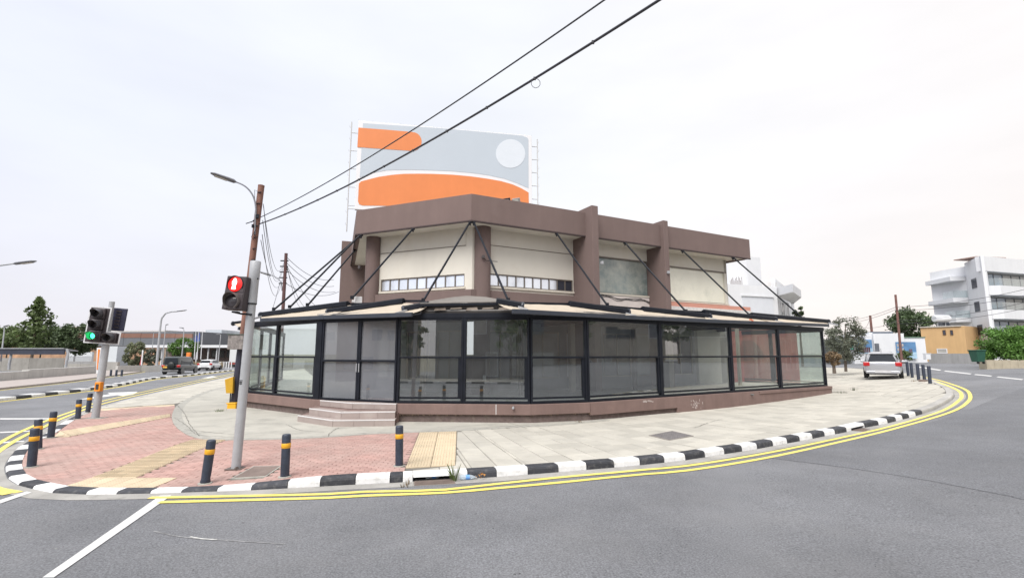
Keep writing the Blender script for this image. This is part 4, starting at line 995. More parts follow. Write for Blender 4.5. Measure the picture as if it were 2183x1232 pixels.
for px, lab in ((1094, 'dark framed floodlight on the parapet edge in front of the billboard'), (1115, 'pale faced floodlight on the parapet edge, right of the dark one')):
    s = F2.s(px, 425); p = F2.P(s, F2.z(px, 421), -.6); t = thing('floodlight', lab, 'floodlight', (p.x, p.y, ZT - .3), 'floodlights on the parapet')
    T = Matrix.Rotation(R(-25), 3, 'Z') @ Matrix.Rotation(R(25), 3, 'X')
    m = MB(); m.box(p, (.34, .10, .27), M_=T); part('housing', m, M('flood_grey', (.3, .3, .3), .5) if px > 1100 else BLACKM, t, bevel=.015)
    m = MB(); m.box(p + T @ Vector((0, -.055, 0)), (.26, .01, .19), M_=T); part('lens', m, M('flood_lens_pale', (.55, .55, .5), .2) if px > 1100 else M('flood_lens', (.2, .2, .2), .2), t)
    m = MB(); m.tube([(p.x, p.y, ZT - .3), (p.x, p.y + .05, p.z)], .02, 6); part('bracket', m, BLACKM, t)

# ------------------------------------------------------------------ bollards
BOLM = M('bollard_navy', (.028, .036, .058), .5, .25, 8, .5, 40, stain=(.10, .10, .11), sscale=7, slo=.58, shi=.85, stainfac=.6)
ORB = M('orange_reflective_band', (.72, .36, .02), .45, .06, 9)
def bollard(base, lean, label, band=True, h=.74, r=.073, group='bollards along the crossing kerb', dent=0):
    t = thing('bollard', label, 'bollard', base, group); b = Vector(base); ax = Vector((lean[0], lean[1], 1)).normalized()
    prof = [(r * 1.0, -.02), (r, .04), (r, h - .03), (r * .93, h - .008), (r * .8, h)]
    if dent: prof = [(r * .75, -.02), (r * 1.1, .03), (r * .95, .08), (r, .2), (r, h - .03), (r * .93, h - .008), (r * .8, h)]
    m = MB(); m.lathe(prof, 20, b, ax); part('post', m, BOLM, t, smooth='auto')
    if band: m = MB(); m.lathe([(r + .001, h - .235), (r + .005, h - .23), (r + .005, h - .155), (r + .001, h - .15)], 20, b, ax); part('reflective_band', m, ORB, t, smooth='auto')
    m = MB(); m.lathe([(r * 1.55, -.02), (r * 1.5, .012), (r * 1.05, .016)], 16, b); part('concrete_footing', m, EDGE, t)
bl = [((67, 995), (75, 913), 'bollard with orange band nearest the rounded pavement tip, foremost on the left'), ((81, 957), (82, 893), 'bollard with orange band half hidden behind the foremost left bollard'),
      ((108, 933), (115, 877), 'bollard with orange band third from the pavement tip along the left road'), ((166, 893), (169, 851), 'bollard in front of the vehicle signal post, nearer of the two there'),
      ((187, 879), (193, 838), 'bollard just left of the vehicle signal post base, farthest on the left road'), ((437, 1030), (451, 937), 'leaning bollard with a crushed foot left of the grey signal post'),
      ((607, 1016), (611, 925), 'upright bollard beside the rusty rectangular cover'), ((851, 993), (851.5, 907), 'bollard standing alone beside the cream tactile strip in front of the entrance steps')]
for (bx, by), (tx, ty), lab in bl:
    p = atg(bx, by, 0, True); q = D(tx, ty, p.y); h = q.z - p.z
    bollard(p, ((q.x - p.x) / h, 0), lab, h=min(.8, h), dent=1 if bx == 437 else 0)
for i, ((bx, by), (tx, ty)) in enumerate([((1936.6, 802), (1932.7, 771)), ((1945, 805), (1942, 773)), ((1958.6, 810.5), (1955.5, 775)), ((1971, 810), (1967, 777)), ((1983, 818), (1980.5, 780))]):
    p = atg(bx, by, 0, True); q = D(tx, ty, p.y); h = q.z - p.z
    bollard(p, ((q.x - p.x) / h * .6, 0), ['farthest thin dark bollard, right behind the silver car', 'second thin dark bollard from the silver car', 'middle of the five thin bollards by the bend', 'fourth thin bollard, tilted, beside the small rusty plate', 'nearest of the five thin bollards at the bend, farthest from the silver car'][i], False, h, .075, 'bollards behind the silver car')
for i, (bx, tx) in enumerate(((235.7, 238), (247.4, 249.3), (259, 260.6))):
    p = at(bx, 802, 0); q = D(tx, 788, p.y); bollard(p, (0, 0), ['left one of three small dark posts across the left road', 'middle one of three small dark posts across the left road', 'right one of three small dark posts across the left road'][i], False, q.z, .09, 'posts across the left road')
# ------------------------------------------------------------------ pedestrian signal
SIGB = M('signal_housing', (.045, .035, .04), .5, .2, 5)
def emis(name, c, s): return M(name, c, .4, .02, 5, emit=c, es=s)
b0 = atg(503, 998, 0, True); tp = D(545, 558, b0.y); t = thing('pedestrian_signal', 'grey steel post with a lit red man pedestrian light', 'traffic light', b0)
ax = (tp - b0); hh = ax.length; ax.normalize()
m = MB(); m.lathe([(.083, 0), (.081, hh * .70), (.078, hh * .88)], 24, b0, ax); part('post', m, GALV, t, smooth='auto')
m = MB(); m.lathe([(.092, hh * .785), (.092, hh * .905), (.098, hh * .91), (.098, hh), (.09, hh + .01)], 24, b0, ax); part('post_sleeve', m, GALV, t, smooth='auto')
m = MB(); m.lathe([(.093, hh * .784), (.0935, hh * .79)], 24, b0, ax); part('clamp', m, BLACKM, t)
m = MB(); m.box(b0 + Vector((0, 0, .004)), (.30, .26, .014)); m.tube([b0 + Vector((.05, -.09, .02)), b0 + Vector((.09, -.12, .03))], .03, 10); part('base_plate', m, M('base_grime', (.12, .10, .09), .9, .2, 8), t)
c = D(506.5, 626, b0.y - .12); T = Matrix.Rotation(R(-6), 3, 'Z') @ Matrix.Rotation(R(3.5), 3, 'Y') @ Matrix.Rotation(R(-4), 3, 'X')
o_ = lambda x, y, z: c + T @ Vector((x, y, z))
sh_ = T @ Vector((0, 0, 1)) * 0
m = MB(); m.box(c, (.41, .20, .66), M_=T); ho = part('signal_head', m, SIGB, t, bevel=.012)
m = MB(); m.box(o_(0, -.101, .165), (.38, .012, .31), M_=T); m.box(o_(0, -.101, -.165), (.38, .012, .31), M_=T); part('door', m, SIGB, ho, bevel=.006)
m = MB()
for z in (.30, -.34): m.tube([o_(.0, .02, z * 1.08), o_(.1, .08, z * 1.12), o_(.30, .10, z * 1.12)], .018, 8); m.box(o_(.02, .02, z * 1.07), (.12, .08, .03), M_=T)
part('mounting_arm', m, BLACKM, t)
fz = T @ Vector((0, -1, 0))
m = MB(); m.lathe([(.135, 0), (.145, .01), (.02, .03)], 28, o_(0, -.108, .165), fz); part('red_lens', m, emis('red_lens', (.62, .006, .004), .55), ho)
def ring_visor(org, r, d, ax_, n=24, a0=-30, a1=210, thick=.006):
    m = MB(); axv = Vector(ax_).normalized(); x = T @ Vector((1, 0, 0)) if False else axv.cross(Vector((0, 0, 1))).normalized() * -1; y = Vector((0, 0, 1)); vs = []; fs = []
    for rr in (r, r + thick):
        for h_ in (0, d):
            for k in range(n + 1):
                a = R(a0 + (a1 - a0) * k / n); dd = h_ * (1 if h_ == 0 else (.55 + .45 * max(0, math.sin(a)))); vs.append(Vector(org) + axv * dd + (x * math.cos(a) + y * math.sin(a)) * rr)
    N = n + 1
    for k in range(n):
        fs += [(k, k + 1, N + k + 1, N + k), (2 * N + k, 3 * N + k, 3 * N + k + 1, 2 * N + k + 1), (N + k, N + k + 1, 3 * N + k + 1, 3 * N + k)]
    return m.add(vs, fs)
part('upper_visor', ring_visor(o_(0, -.105, .165), .158, .05, fz), SIGB, ho, smooth='auto')
part('lower_visor', ring_visor(o_(0, -.105, -.165), .150, .13, fz, a0=-60, a1=240), M('dusty_visor', (.13, .115, .11), .6, .2, 6), ho, smooth='auto')
m = MB(); m.lathe([(.135, 0), (.12, .015), (.02, .03)], 28, o_(0, -.106, -.165), fz); part('dark_lens', m, M('unlit_lens', (.05, .045, .05), .15, .2, 4), ho, smooth=True)
man = [(0, .105), (.018, .10), (.024, .085), (.020, .07), (.036, .06), (.045, .04), (.042, .0), (.034, -.012), (.030, -.05), (.040, -.088), (.034, -.10), (-.034, -.10), (-.040, -.088), (-.030, -.05), (-.034, -.012), (-.042, 0), (-.045, .04), (-.036, .06), (-.020, .07), (-.024, .085), (-.018, .10)]
m = MB(); m.slab([o_(x * 1.05, -.142, .165 + z * 1.05) for x, z in man], fz, .004); part('lit_red_man', m, emis('lit_man_white', (1.0, .80, .70), 1.4), ho)
m = MB()
for z in (.9, 1.95):
    q = b0 + ax * z
for dz_, w_, h_ in ((0, .05, .018), (.03, .06, .012), (-.03, .05, .02)):
    q = b0 + ax * (hh * .405 + dz_); m.box(q + Vector((-.02, -.082, 0)), (w_, .006, h_))
part('torn_sticker', m, M('sticker_black', (.02, .02, .02), .5), t)
# ------------------------------------------------------------------ vehicle signal
b1 = atg(203, 891, 0, True); tp = D(239, 643, b1.y); t = thing('vehicle_signal', 'grey post with a four lamp vehicle signal showing green, white edged board', 'traffic light', b1)
ax = tp - b1; hh = ax.length; ax.normalize()
m = MB(); m.lathe([(.11, 0), (.105, hh * .7), (.085, hh * .72), (.08, hh)], 20, b1, ax); part('post', m, GALV, t, smooth='auto')
m = MB(); m.box(b1 + Vector((0, 0, .005)), (.6, .34, .014)); part('base_plate', m, EDGE, t)
m = MB(); q = D(211, 824, b1.y - .14); m.box(q, (.19, .14, .30)); bx = part('push_button_box', m, M('orange_box', (.75, .26, .02), .45, .06, 5), t, bevel=.015)
m = MB(); m.box(q + Vector((.0, -.075, 0)), (.09, .012, .17)); part('button_panel', m, SIGB, bx)
Tz = Matrix.Rotation(R(13), 3, 'Z') @ Matrix.Rotation(R(4), 3, 'Y')
c = D(222, 693, b1.y - .16); q_ = lambda x, y, z: c + Tz @ Vector((x, y, z)); K = 1 / 1.0
u1 = .0155                                     # metres per photo pixel at the signal head
def lpoly(pts): return [q_(x, 0, z) for x, z in pts]
Lsh = [(-.50, .60), (.13, .60), (.13, -.20), (.53, -.20), (.53, -.62), (-.50, -.62)]
Lin = [(-.46, .56), (.09, .56), (.09, -.24), (.49, -.24), (.49, -.58), (-.46, -.58)]
nn = Tz @ Vector((0, 1, 0))
m = MB(); m.slab(lpoly(Lsh), nn, .02); part('backing_board_edge', m, M('signal_white_edge', (.66, .66, .68), .5, .04), t)
m = MB(); m.slab([p - nn * .006 for p in lpoly(Lin)], nn, .004); part('backing_board', m, SIGB, t)
m = MB()
for z in (.37, .0, -.37): m.box(q_(-.18, -.05, z), (.36, .08, .35), M_=Tz)
m.box(q_(.28, -.05, -.39), (.34, .08, .33), M_=Tz); part('lamp_housing', m, SIGB, t, bevel=.03)
fd = Tz @ Vector((0, -1, 0))
for (x, z, nm) in ((-.18, .37, 'unlit'), (-.18, 0, 'unlit'), (-.18, -.37, 'green'), (.28, -.39, 'unlit')):
    lm = MB(); lm.lathe([(.10, 0), (.09, .03), (.02, .05)], 20, q_(x, -.088, z), fd); part('lens', lm, emis('green_lens', (.02, .90, .22), 4) if nm == 'green' else M('unlit_lens', (.05, .045, .05), .15), t)
    vz = M('visor_grey', (.07, .07, .08), .5)
    mv = ring_visor(q_(x, -.09, z), .125, .36, fd, a0=-70, a1=250); part('visor', mv, vz, t, smooth='auto')
# second head on the same post, seen from behind
Tb = Matrix.Rotation(R(14), 3, 'Z') @ Matrix.Rotation(R(4), 3, 'Y'); c2 = D(252, 681, b1.y + .25); m = MB(); m.box(c2, (.46, .06, .78), M_=Tb)
bh = part('rear_facing_head', m, M('dark_blue_board', (.03, .03, .06), .4, .2, 4), t, bevel=.02)
m = MB()
for k in range(6): m.box(c2 + Tb @ Vector((0, -.045, .28 - k * .11)), (.16, .03, .05), M_=Tb)
part('rear_fitting', m, SIGB, bh)
# ------------------------------------------------------------------ timber poles, lamps, wires
TIMB = M('red_brown_timber', (.21, .105, .08), .85, .18, 3, .8, 40, streak=.2)
def wood_pole(b, tpx, label, r0=.14, r1=.10, name='utility_pole', mat=TIMB, cat='pole'):
    b = Vector(b); q = D(tpx[0], tpx[1], b.y); t = thing(name, label, cat, b); m = MB(); m.tube([b - Vector((0, 0, .2)), b.lerp(q, .5), q], [r0, (r0 + r1) / 2, r1], 14); part('post', m, mat, t, smooth='auto')
    m = MB(); d = (q - b).normalized(); m.lathe([(r1 * 1.05, -.02), (r1 * 1.05, .03), (r1 * .6, .05)], 12, q, d); part('cap', m, mat, t); return t, q
b2 = atg(499, 868, 0, True); b2 = Vector((b2.x, b2.y, -.02)); t, qt = wood_pole(b2, (557, 397), 'tall reddish timber pole with a curved street lamp arm and cables', .125, .125)
pf = lambda px, py, dy=0: D(px, py, b2.y + dy)
m = MB(); arm = catmull([pf(543, 500, -.15), pf(544, 470, -.15), pf(545, 440, -.2), pf(538, 415, -.3), pf(522, 397, -.45), pf(500, 387, -.6)], .1); m.tube(arm, .032, 8); part('lamp_arm', m, M('lamp_grey', (.24, .25, .28), .5, .08), t, smooth='auto')
def luminaire(a, b, parent, w=.22, h=.09):
    a, b = Vector(a), Vector(b); d = b - a; m = MB(); sd = d.cross(Vector((0, 0, 1))).normalized(); vs = []
    P = [(0, .25, .5), (.08, .7, 1), (.3, 1, 1), (.85, .95, .8), (1, .5, .35)]
    for f, ww, hh_ in P:
        c_ = a + d * f
        for k in range(10): an = 2 * math.pi * k / 10; vs.append(c_ + sd * (w / 2 * ww * math.cos(an)) + Vector((0, 0, 1)) * (h / 2 * hh_ * math.sin(an)))
    fs = [(i * 10 + k, (i + 1) * 10 + k, (i + 1) * 10 + (k + 1) % 10, i * 10 + (k + 1) % 10) for i in range(4) for k in range(10)] + [tuple(range(10)), tuple(range(49, 39, -1))]
    m.add(vs, fs); o = part('luminaire', m, M('lamp_head_grey', (.16, .165, .18), .5, .1), parent, smooth='auto')
    m = MB(); m.beam(a + d * .35 - Vector((0, 0, h * .47)), a + d * .85 - Vector((0, 0, h * .42)), w * .6, .015); part('lamp_glass', m, M('lamp_led', (.45, .42, .36), .3, .3, 30), o)
luminaire(pf(503, 388, -.6), pf(449, 369, -1.2), t, .27, .16)
m = MB()
m.beam(pf(524, 477, -.25), pf(545, 470, -.15), .03, .03); m.beam(pf(536, 474, -.2), pf(550, 462, -.1), .03, .03); m.box(pf(549, 462, -.16), (.10, .1, .12)); m.box(pf(539, 482, -.2), (.07, .07, .14))
part('bracket', m, BLACKM, t)
for k in range(8): m = MB(); m.box(pf(553 - k * 2.1, 410 + k * 24, -.14), (.16, .04, .03)); part('step_iron', m, BLACKM, t)
m = MB(); m.tube([pf(548, 408, -.15), pf(543, 405, -.2), pf(543, 420, -.2), pf(544, 440, -.18)], .01, 5); m.tube([pf(545, 490, -.18), pf(536, 505, -.3), pf(540, 512, -.25), pf(543, 495, -.2)], .012, 5); part('loose_wire', m, BLACKM, t)
m = MB(); m.tube([b2.lerp(qt, .26), b2.lerp(qt, .02)], .15, 12); part('cable_guard', m, M('navy_guard', (.03, .03, .05), .5), t)
tb = thing('grey_meter_box', 'weathered grey speckled box fixed behind the signal post at sign height', 'box', D(505, 729, b2.y - .3)[:]); m = MB(); m.box(D(505, 729, b2.y - .3), (.62, .22, .58)); part('housing', m, M('peeling_grey', (.24, .22, .21), .8, .35, 6, 1, 20, stain=(.08, .07, .07), sscale=9, slo=.45, shi=.65), tb, bevel=.02); m = MB(); m.box(D(505, 713, b2.y - .3), (.66, .26, .04)); part('lid', m, M('lid_dark_green', (.07, .09, .08), .6), tb)
YB = M('yellow_enamel', (.72, .38, .015), .5, .07, 5, stain=(.4, .25, .05), sscale=6, slo=.6, shi=.8)
by = b2.y - .35
t = thing('yellow_box', 'yellow metal box low on the pole behind the grey signal post', 'box', D(497, 892, by)[:]); m = MB(); m.box(D(497, 876, by), (.34, .3, .62)); part('housing', m, YB, t, bevel=.02); m = MB(); m.box(D(497, 859, by), (.37, .33, .04)); part('lid', m, YB, t, bevel=.01)
t = thing('yellow_marker', 'yellow tapered metal plate held up on a thin rod above the yellow box', 'sign', D(490, 866, by - .05)[:]); P = [D(479, 809, by), D(497, 802.5, by), D(495.5, 838, by), D(481.5, 838, by)]; m = MB(); m.slab(P, (0, 1, 0), .12); part('plate', m, M('ochre_enamel', (.52, .30, .02), .5, .1, 5), t, bevel=.01); m = MB(); m.tube([D(494.5, 805, by + .15), D(489.5, 862, by + .15)], .02, 6); part('rod', m, BLACKM, t)
# second pole further down the left road
Y2 = 46.0; b3 = D(596, 790, Y2); b3.z = 0; t, q3 = wood_pole(b3, (610, 541), 'second dark timber pole with a small lamp behind the awning stays', .17, .15, mat=M('dark_timber', (.10, .05, .05), .85, .2, 3))
m = MB(); m.tube(catmull([D(601, 620, Y2), D(600, 605, Y2), D(592, 593, Y2), D(577, 586, Y2)], .2), .05, 6); part('lamp_arm', m, MATS['lamp_grey'], t); luminaire(D(578, 587, Y2), D(553, 579.5, Y2), t, .4, .22)
for k in range(5): m = MB(); m.box(D(606.5 - k * .9, 556 + k * 12, Y2), (.75, .12, .1)); part('insulator_arm', m, BLACKM, t)
CAB = M('cable_black', (.03, .03, .04), .5, .05)
def wire(pts, r, label, group, name='overhead_wire', extra=None):
    t = thing(name, label, 'cable', pts[0][:], group); m = MB(); m.tube(pts, r, 6, cap=False); part('cable', m, CAB, t, smooth=True)
    for e_ in extra or []: part('tie', e_, CAB, t)
    return t
def sag(a, b, s, n=16): return [Vector(a).lerp(Vector(b), k / n) - Vector((0, 0, 4 * s * (k / n) * (1 - k / n))) for k in range(n + 1)]
def fitwire(p0, mid, end, Yend, over=1.55):     # plan line from the pole towards the far side of the street, height as seen at three points
    E_ = D(end[0], end[1], Yend); Mi = online(mid[0], mid[1], p0, E_); f = (V2(Mi) - V2(p0)).length / (V2(E_) - V2(p0)).length
    z0, zm, z1 = p0.z, Mi.z, E_.z; a_ = ((zm - z0) / f - (z1 - z0)) / (f - 1); b_ = z1 - z0 - a_
    return [Vector((*(V2(p0).lerp(V2(E_), s)), z0 + b_ * s + a_ * s * s)) for s in [over * k / 60 for k in range(61)]]
w1 = fitwire(pf(556, 463, -.1), (857, 292), (1285, 3), 7.5); wire(w1, .016, 'thinner overhead cable, upper of the two crossing the sky from the timber pole', 'overhead cables crossing the sky')
w2 = fitwire(pf(552, 478, -.1), (870, 327), (1402, 3), 7.0); ex = []
for k in range(6, 60, 3): ex.append(MB().box(w2[k], (.05, .055, .045)))
pL = w2[30]; ex.append(MB()); ex[-1].tube([w2[33] + Vector((.02 + .09 * math.sin(a * .63), 0, -.10 + .10 * math.cos(a * .63))) for a in range(10)], .006, 5)
wire(w2, .024, 'thicker overhead cable with ties, lower of the two crossing the billboard', 'overhead cables crossing the sky', extra=ex)
for k, ((x0, y0), (x1, y1), s) in enumerate((((561, 435), (604, 563), 1.6), ((560, 470), (603, 575), 1.8), ((559, 500), (603, 590), 2.2), ((556, 512), (600, 600), 1.2), ((562, 440), (606, 556), 2.4))):
    wire(sag(pf(x0, y0), D(x1, y1, Y2), s), .013, ['highest reaching', 'second', 'third, deepest hanging', 'lowest and straightest', 'outermost'][k] + ' slack wire between the two timber poles on the left', 'slack wires between the two timber poles')
for k, (y0, x1, y1) in enumerate(((548, 712, 596), (560, 712, 610), (575, 715, 622), (605, 722, 622), (562, 640, 655), (570, 655, 658), (566, 690, 662))):
    wire(sag(D(611, y0, Y2), D(x1, y1, 60 if k < 4 else 75), .8), .025, ['topmost', 'second', 'third', 'fourth', 'steepest', 'second steepest', 'right of the steep pair'][k] + ' thin wire from the farther timber pole behind the restaurant', 'wires from the farther timber pole')
wire(sag(D(596, 605, Y2), D(580, 662, Y2 - 6), .1), .02, 'steep guy wire left of the farther timber pole', None)

# ------------------------------------------------------------------ trees and plants
LEAF = {}
def leafmat(n, c): LEAF[n] = M('leaf_' + n, c, .6, .25, 1.5, attr=.45, trans=.25); return LEAF[n]
leafmat('dark', (.07, .105, .045)); leafmat('mid', (.11, .155, .055)); leafmat('olive', (.15, .165, .095)); leafmat('bright', (.085, .17, .030)); leafmat('dry', (.22, .155, .09)); leafmat('grey', (.14, .155, .115)); leafmat('grass', (.11, .15, .05))
BARK = M('bark', (.13, .105, .085), .9, .2, 5, 1, 20)
def leaves(centres, n, size, spread):
    mb = MB(); rn = []
    for c, r in centres:
        base = random.random()
        for k in range(n):
            d = Vector((random.gauss(0, 1), random.gauss(0, 1), random.gauss(0, .75))); d = d.normalized() * r * random.random() ** .45
            p = Vector(c) + d * spread; a = Vector((random.gauss(0, 1), random.gauss(0, 1), random.gauss(0, 1))).normalized(); b = a.orthogonal().normalized(); b = (b * math.cos(random.random() * 6) + a.cross(b) * math.sin(random.random() * 6)).normalized()
            s = size * random.uniform(.6, 1.3); w = a.cross(b) * s * .5; mb.add([p - b * s, p + w, p + b * s, p - w], [(0, 1, 2, 3)]); rn.append(min(1, max(0, base * .6 + random.random() * .4)))
    return mb, rn
def tree(name, label, cat, base, h, cr, cb, mat, ncl=45, nl=45, ls=.16, shape='round', trunk_r=.12, group=None, clr=.33, lean=0):
    b = Vector(base); t = thing(name, label, cat, b, group); cs = []
    for k in range(ncl):
        f = random.random(); a = random.random() * 6.283
        if shape == 'round': rr = math.sqrt(max(.03, 1 - (2 * f - 1) ** 2)) * cr * (.45 + .55 * random.random() ** .5)
        elif shape == 'cone': rr = cr * (1 - f) ** .7 * random.random() ** .4 * (.6 + .5 * math.sin(a * 3 + f * 9))
        elif shape == 'tier': f = min(1, max(0, round(f * 6) / 6 + random.uniform(-.03, .03))); rr = cr * max(0, 1.02 - f) ** .75 * (.15 + .95 * random.random() ** .6) * (.8 + .3 * math.sin(a * 2 + f * 20))
        z = cb + (h - cb) * f; cs.append((b + Vector((math.cos(a) * rr + lean * f, math.sin(a) * rr, z)), cr * clr * random.uniform(.6, 1.15) * (1 if shape == 'round' else (1.15 - .75 * f))))
    lf, rn = leaves(cs, nl, ls, 1); part('crown', lf, mat, t, rnd=rn)
    m = MB(); m.tube([b - Vector((0, 0, .1)), b + Vector((lean * .2, 0, h * .4)), b + Vector((lean, 0, h * .9))], [trunk_r, trunk_r * .75, trunk_r * .2], 8)
    for c, r in random.sample(cs, min(14, len(cs))):
        s_ = min((c.z - b.z) * .7, h * .8); st_ = b + Vector((lean * s_ / h, 0, s_)); m.tube([st_, st_.lerp(c, .6) + Vector((0, 0, .05)), c], [trunk_r * .35, trunk_r * .22, trunk_r * .08], 5)
    part('trunk', m, BARK, t); return t
def tpx(x, ytop, ybase_crown, xl, xr, Y, zb=0): # tree numbers from pixels at depth Y
    tp_ = D(x, ytop, Y); cbz = D(x, ybase_crown, Y).z; r = (D(xr, ytop, Y).x - D(xl, ytop, Y).x) / 2; return (tp_.x, Y, zb), tp_.z - zb, r, cbz - zb
def tt(name, label, x, yt, yc, xl, xr, Y, mat, zb=0, **k):
    b, h, r, cb = tpx(x, yt, yc, xl, xr, Y, zb); return tree(name, label, 'tree' if 'tree' in name else 'bush', b, h, r * .86, cb, LEAF[mat], **k)
tt('conifer_tree', 'tallest airy tree with tiered branches behind the shelter on the left', 85, 634, 742, 20, 140, 74, 'mid', shape='cone', ncl=230, nl=12, ls=.27, clr=.14, trunk_r=.2)
tt('broadleaf_tree', 'rounded dark green tree between the airy tree and the vehicle signal', 168, 690, 750, 128, 206, 74, 'dark', ncl=90, nl=60, ls=.22)
tt('broadleaf_tree', 'low spreading tree left of the airy tree at the frame edge', 22, 702, 742, -20, 60, 76, 'mid', ncl=60, nl=60, ls=.22)
tt('broadleaf_tree', 'dense dark lower tree under the airy tree behind the shelter', 95, 690, 746, 45, 122, 78, 'dark', ncl=60, nl=60, ls=.22)
tt('olive_tree', 'drooping olive green tree left of the tall curved lamp post', 291, 731, 776, 268, 314, 68, 'olive', ncl=50, nl=50, ls=.18)
tt('olive_tree', 'smaller grey green tree touching the tall curved lamp post', 325, 745, 778, 306, 338, 68, 'grey', ncl=40, nl=50, ls=.17)
tt('broadleaf_tree', 'yellow green tree behind the dark off road car', 394, 724, 758, 366, 424, 92, 'bright', ncl=50, nl=45, ls=.22)
tt('olive_tree', 'loose grey green tree just past the right end of the glass enclosure', 1793, 680, 765, 1752, 1838, 36, 'grey', zb=.9, ncl=75, nl=60, ls=.085, trunk_r=.10, lean=.3)
tt('dry_bush', 'round dry brown bush beside the trunk of the grey green tree', 1775, 752, 777, 1757, 1790, 34, 'dry', zb=.85, ncl=25, nl=60, ls=.09)
tt('broadleaf_tree', 'dark tree rising behind the white shops, partly behind the timber pole', 1938, 664, 722, 1890, 1978, 66, 'dark', zb=1.2, ncl=80, nl=60, ls=.2)
tt('broadleaf_tree', 'small tree showing beside the white building balcony slab', 1701, 652, 690, 1690, 1714, 46, 'dark', zb=1, ncl=20, nl=30, ls=.15)
tt('leafy_bush', 'green shrub growing at the foot of the right timber pole', 1925, 750, 767, 1905, 1942, 56, 'mid', zb=1.15, ncl=22, nl=40, ls=.12)
# big hedge on the right
YH = 37.0; t = thing('hedge', 'large bright green rounded hedge in front of the white apartment block', 'hedge', (D(2150, 770, YH).x, YH, 1.5)); cs = []
x0, x1 = D(2092, 700, YH).x + .9, D(2270, 700, YH).x; zt_ = D(2140, 697, YH).z
for k in range(520):
    fx = random.random(); x = x0 + (x1 - x0) * fx; top = zt_ - .15 - (.9 * (1 - min(1, fx * 5)) ** 2); z = random.uniform(1.75, top); yy = YH + random.choice((-1, -1, 1)) * random.uniform(.3, 1.3) if z < top - .5 else YH + random.uniform(-1.2, 1.2); cs.append((Vector((x, yy, z)), random.uniform(.3, .5)))
lf, rn = leaves(cs, 60, .10, 1); part('foliage', lf, leafmat('hedge', (.115, .235, .045)), t, rnd=rn); m = MB()
for k in range(7): x = x0 + (x1 - x0) * (k + .5) / 7; m.tube([(x, YH, 1.3), (x + .2, YH - .2, 2.4)], [.07, .05], 6)
part('stem', m, BARK, t)
def tuft(px, py, n, h, mat, label, z=0, w=.15, name='weed', Y=None, group=None, base=None):
    p = Vector(base) if base else atg(px, py, z, z == 0); t = thing(name, label, 'weed', p, group); mb = MB(); rn = []
    for k in range(n):
        a = random.random() * 6.28; r = random.random() * w; q = p + Vector((math.cos(a) * r, math.sin(a) * r, 0)); hh_ = h * random.uniform(.4, 1); ln = Vector((math.cos(a), math.sin(a), 0)) * hh_ * random.uniform(.1, .6); s = Vector((-math.sin(a), math.cos(a), 0)) * random.uniform(.004, .009)
        mb.add([q - s, q + s, q + ln * .5 + Vector((0, 0, hh_ * .65)) + s * .7, q + ln + Vector((0, 0, hh_)), q + ln * .5 + Vector((0, 0, hh_ * .65)) - s * .7], [(0, 1, 2, 3, 4)]); rn.append(random.random())
    part('blades', mb, LEAF[mat], t, rnd=rn); return t
gp_ = K1[idr].lerp(K1[idr + 1], .80); tuft(0, 0, 26, .34, 'grass', 'tall green weed growing at the right end of the kerb gully', base=(gp_.x, gp_.y - .10, -.13), w=.07)
tuft(468, 877, 40, .12, 'grass', 'green weed in the apron crack behind the yellow box', w=.22); tuft(1205, 889, 26, .10, 'grass', 'small weed at the footing below the middle glass bay', w=.1); tuft(1235, 900, 26, .07, 'dry', 'dry weed on the apron edge right of the small green weed', w=.14)
tuft(1795, 838, 26, .14, 'grey', 'pale weed near the right end of the plinth', w=.25); tuft(1819, 832, 26, .2, 'grey', 'second pale weed, farther right of the plinth end', w=.2); tuft(1948, 813, 20, .12, 'dry', 'dry grass beside the thin bollards', w=.2)
tuft(866, 1036, 16, .10, 'dry', 'dry stalks at the left end of the kerb gully', z=-.13, w=.12)
mb = MB(); rn = []
for k in range(240):
    s = random.choice((random.uniform(w23.s(860, 890), w23.L), random.uniform(0, w34.L), w34.L * .3 + random.gauss(0, .4))); w = w23 if random.random() < .6 else w34; s = min(s, w.L)
    p = w.P(s, .235, random.uniform(.07, .17)); a = random.random() * 6.28; h_ = random.uniform(.01, .05); mb.add([p, p + Vector((.012, 0, 0)), p + Vector((math.cos(a) * .03, math.sin(a) * .03, -h_))], [(0, 1, 2)]); rn.append(random.random())
o = part('moss_and_roots', mb, LEAF['dry'], bld, rnd=rn); o['kind'] = 'stuff'
# litter
def bottle(p, d, label, L_=.26, r=.036):
    t = thing('plastic_bottle', label, 'bottle', p, 'bottles in the gutter'); d = Vector(d).normalized(); m = MB(); m.lathe([(r * .7, 0), (r, .01), (r, .10), (r * .93, .12), (r, .14), (r, L_ * .7), (r * .4, L_ * .92), (r * .4, L_)], 14, p, d); part('body', m, glass_mat('clear_plastic', (.85, .92, .98), .2, .35, (.7, .78, .85)) if 'clear_plastic' not in MATS else MATS['clear_plastic'], t, smooth='auto')
    m = MB(); m.lathe([(r * 1.02, L_ * .38), (r * 1.02, L_ * .62)], 14, p, d); part('label', m, M('blue_label', (.12, .3, .65), .4), t); m = MB(); m.lathe([(r * .45, L_), (r * .45, L_ + .02)], 10, p, d); part('cap', m, M('white_cap', (.7, .75, .8), .4), t)
p = K1[idr].lerp(K1[idr + 1], .33); bottle((p.x, p.y + .10, -.075), (1, .12, .05), 'blue labelled bottle lying inside the gully opening', .3, .04)
p = K1[idr].lerp(K1[idr + 1], .88); bottle((p.x, p.y - .05, -.085), (1, .15, 0), 'crumpled clear bottle against the kerb right of the weed', .28, .042)
t = thing('dry_leaf', 'orange brown dry leaves beside the crumpled bottle', 'leaf', (p.x + .36, p.y, -.12)); m = MB()
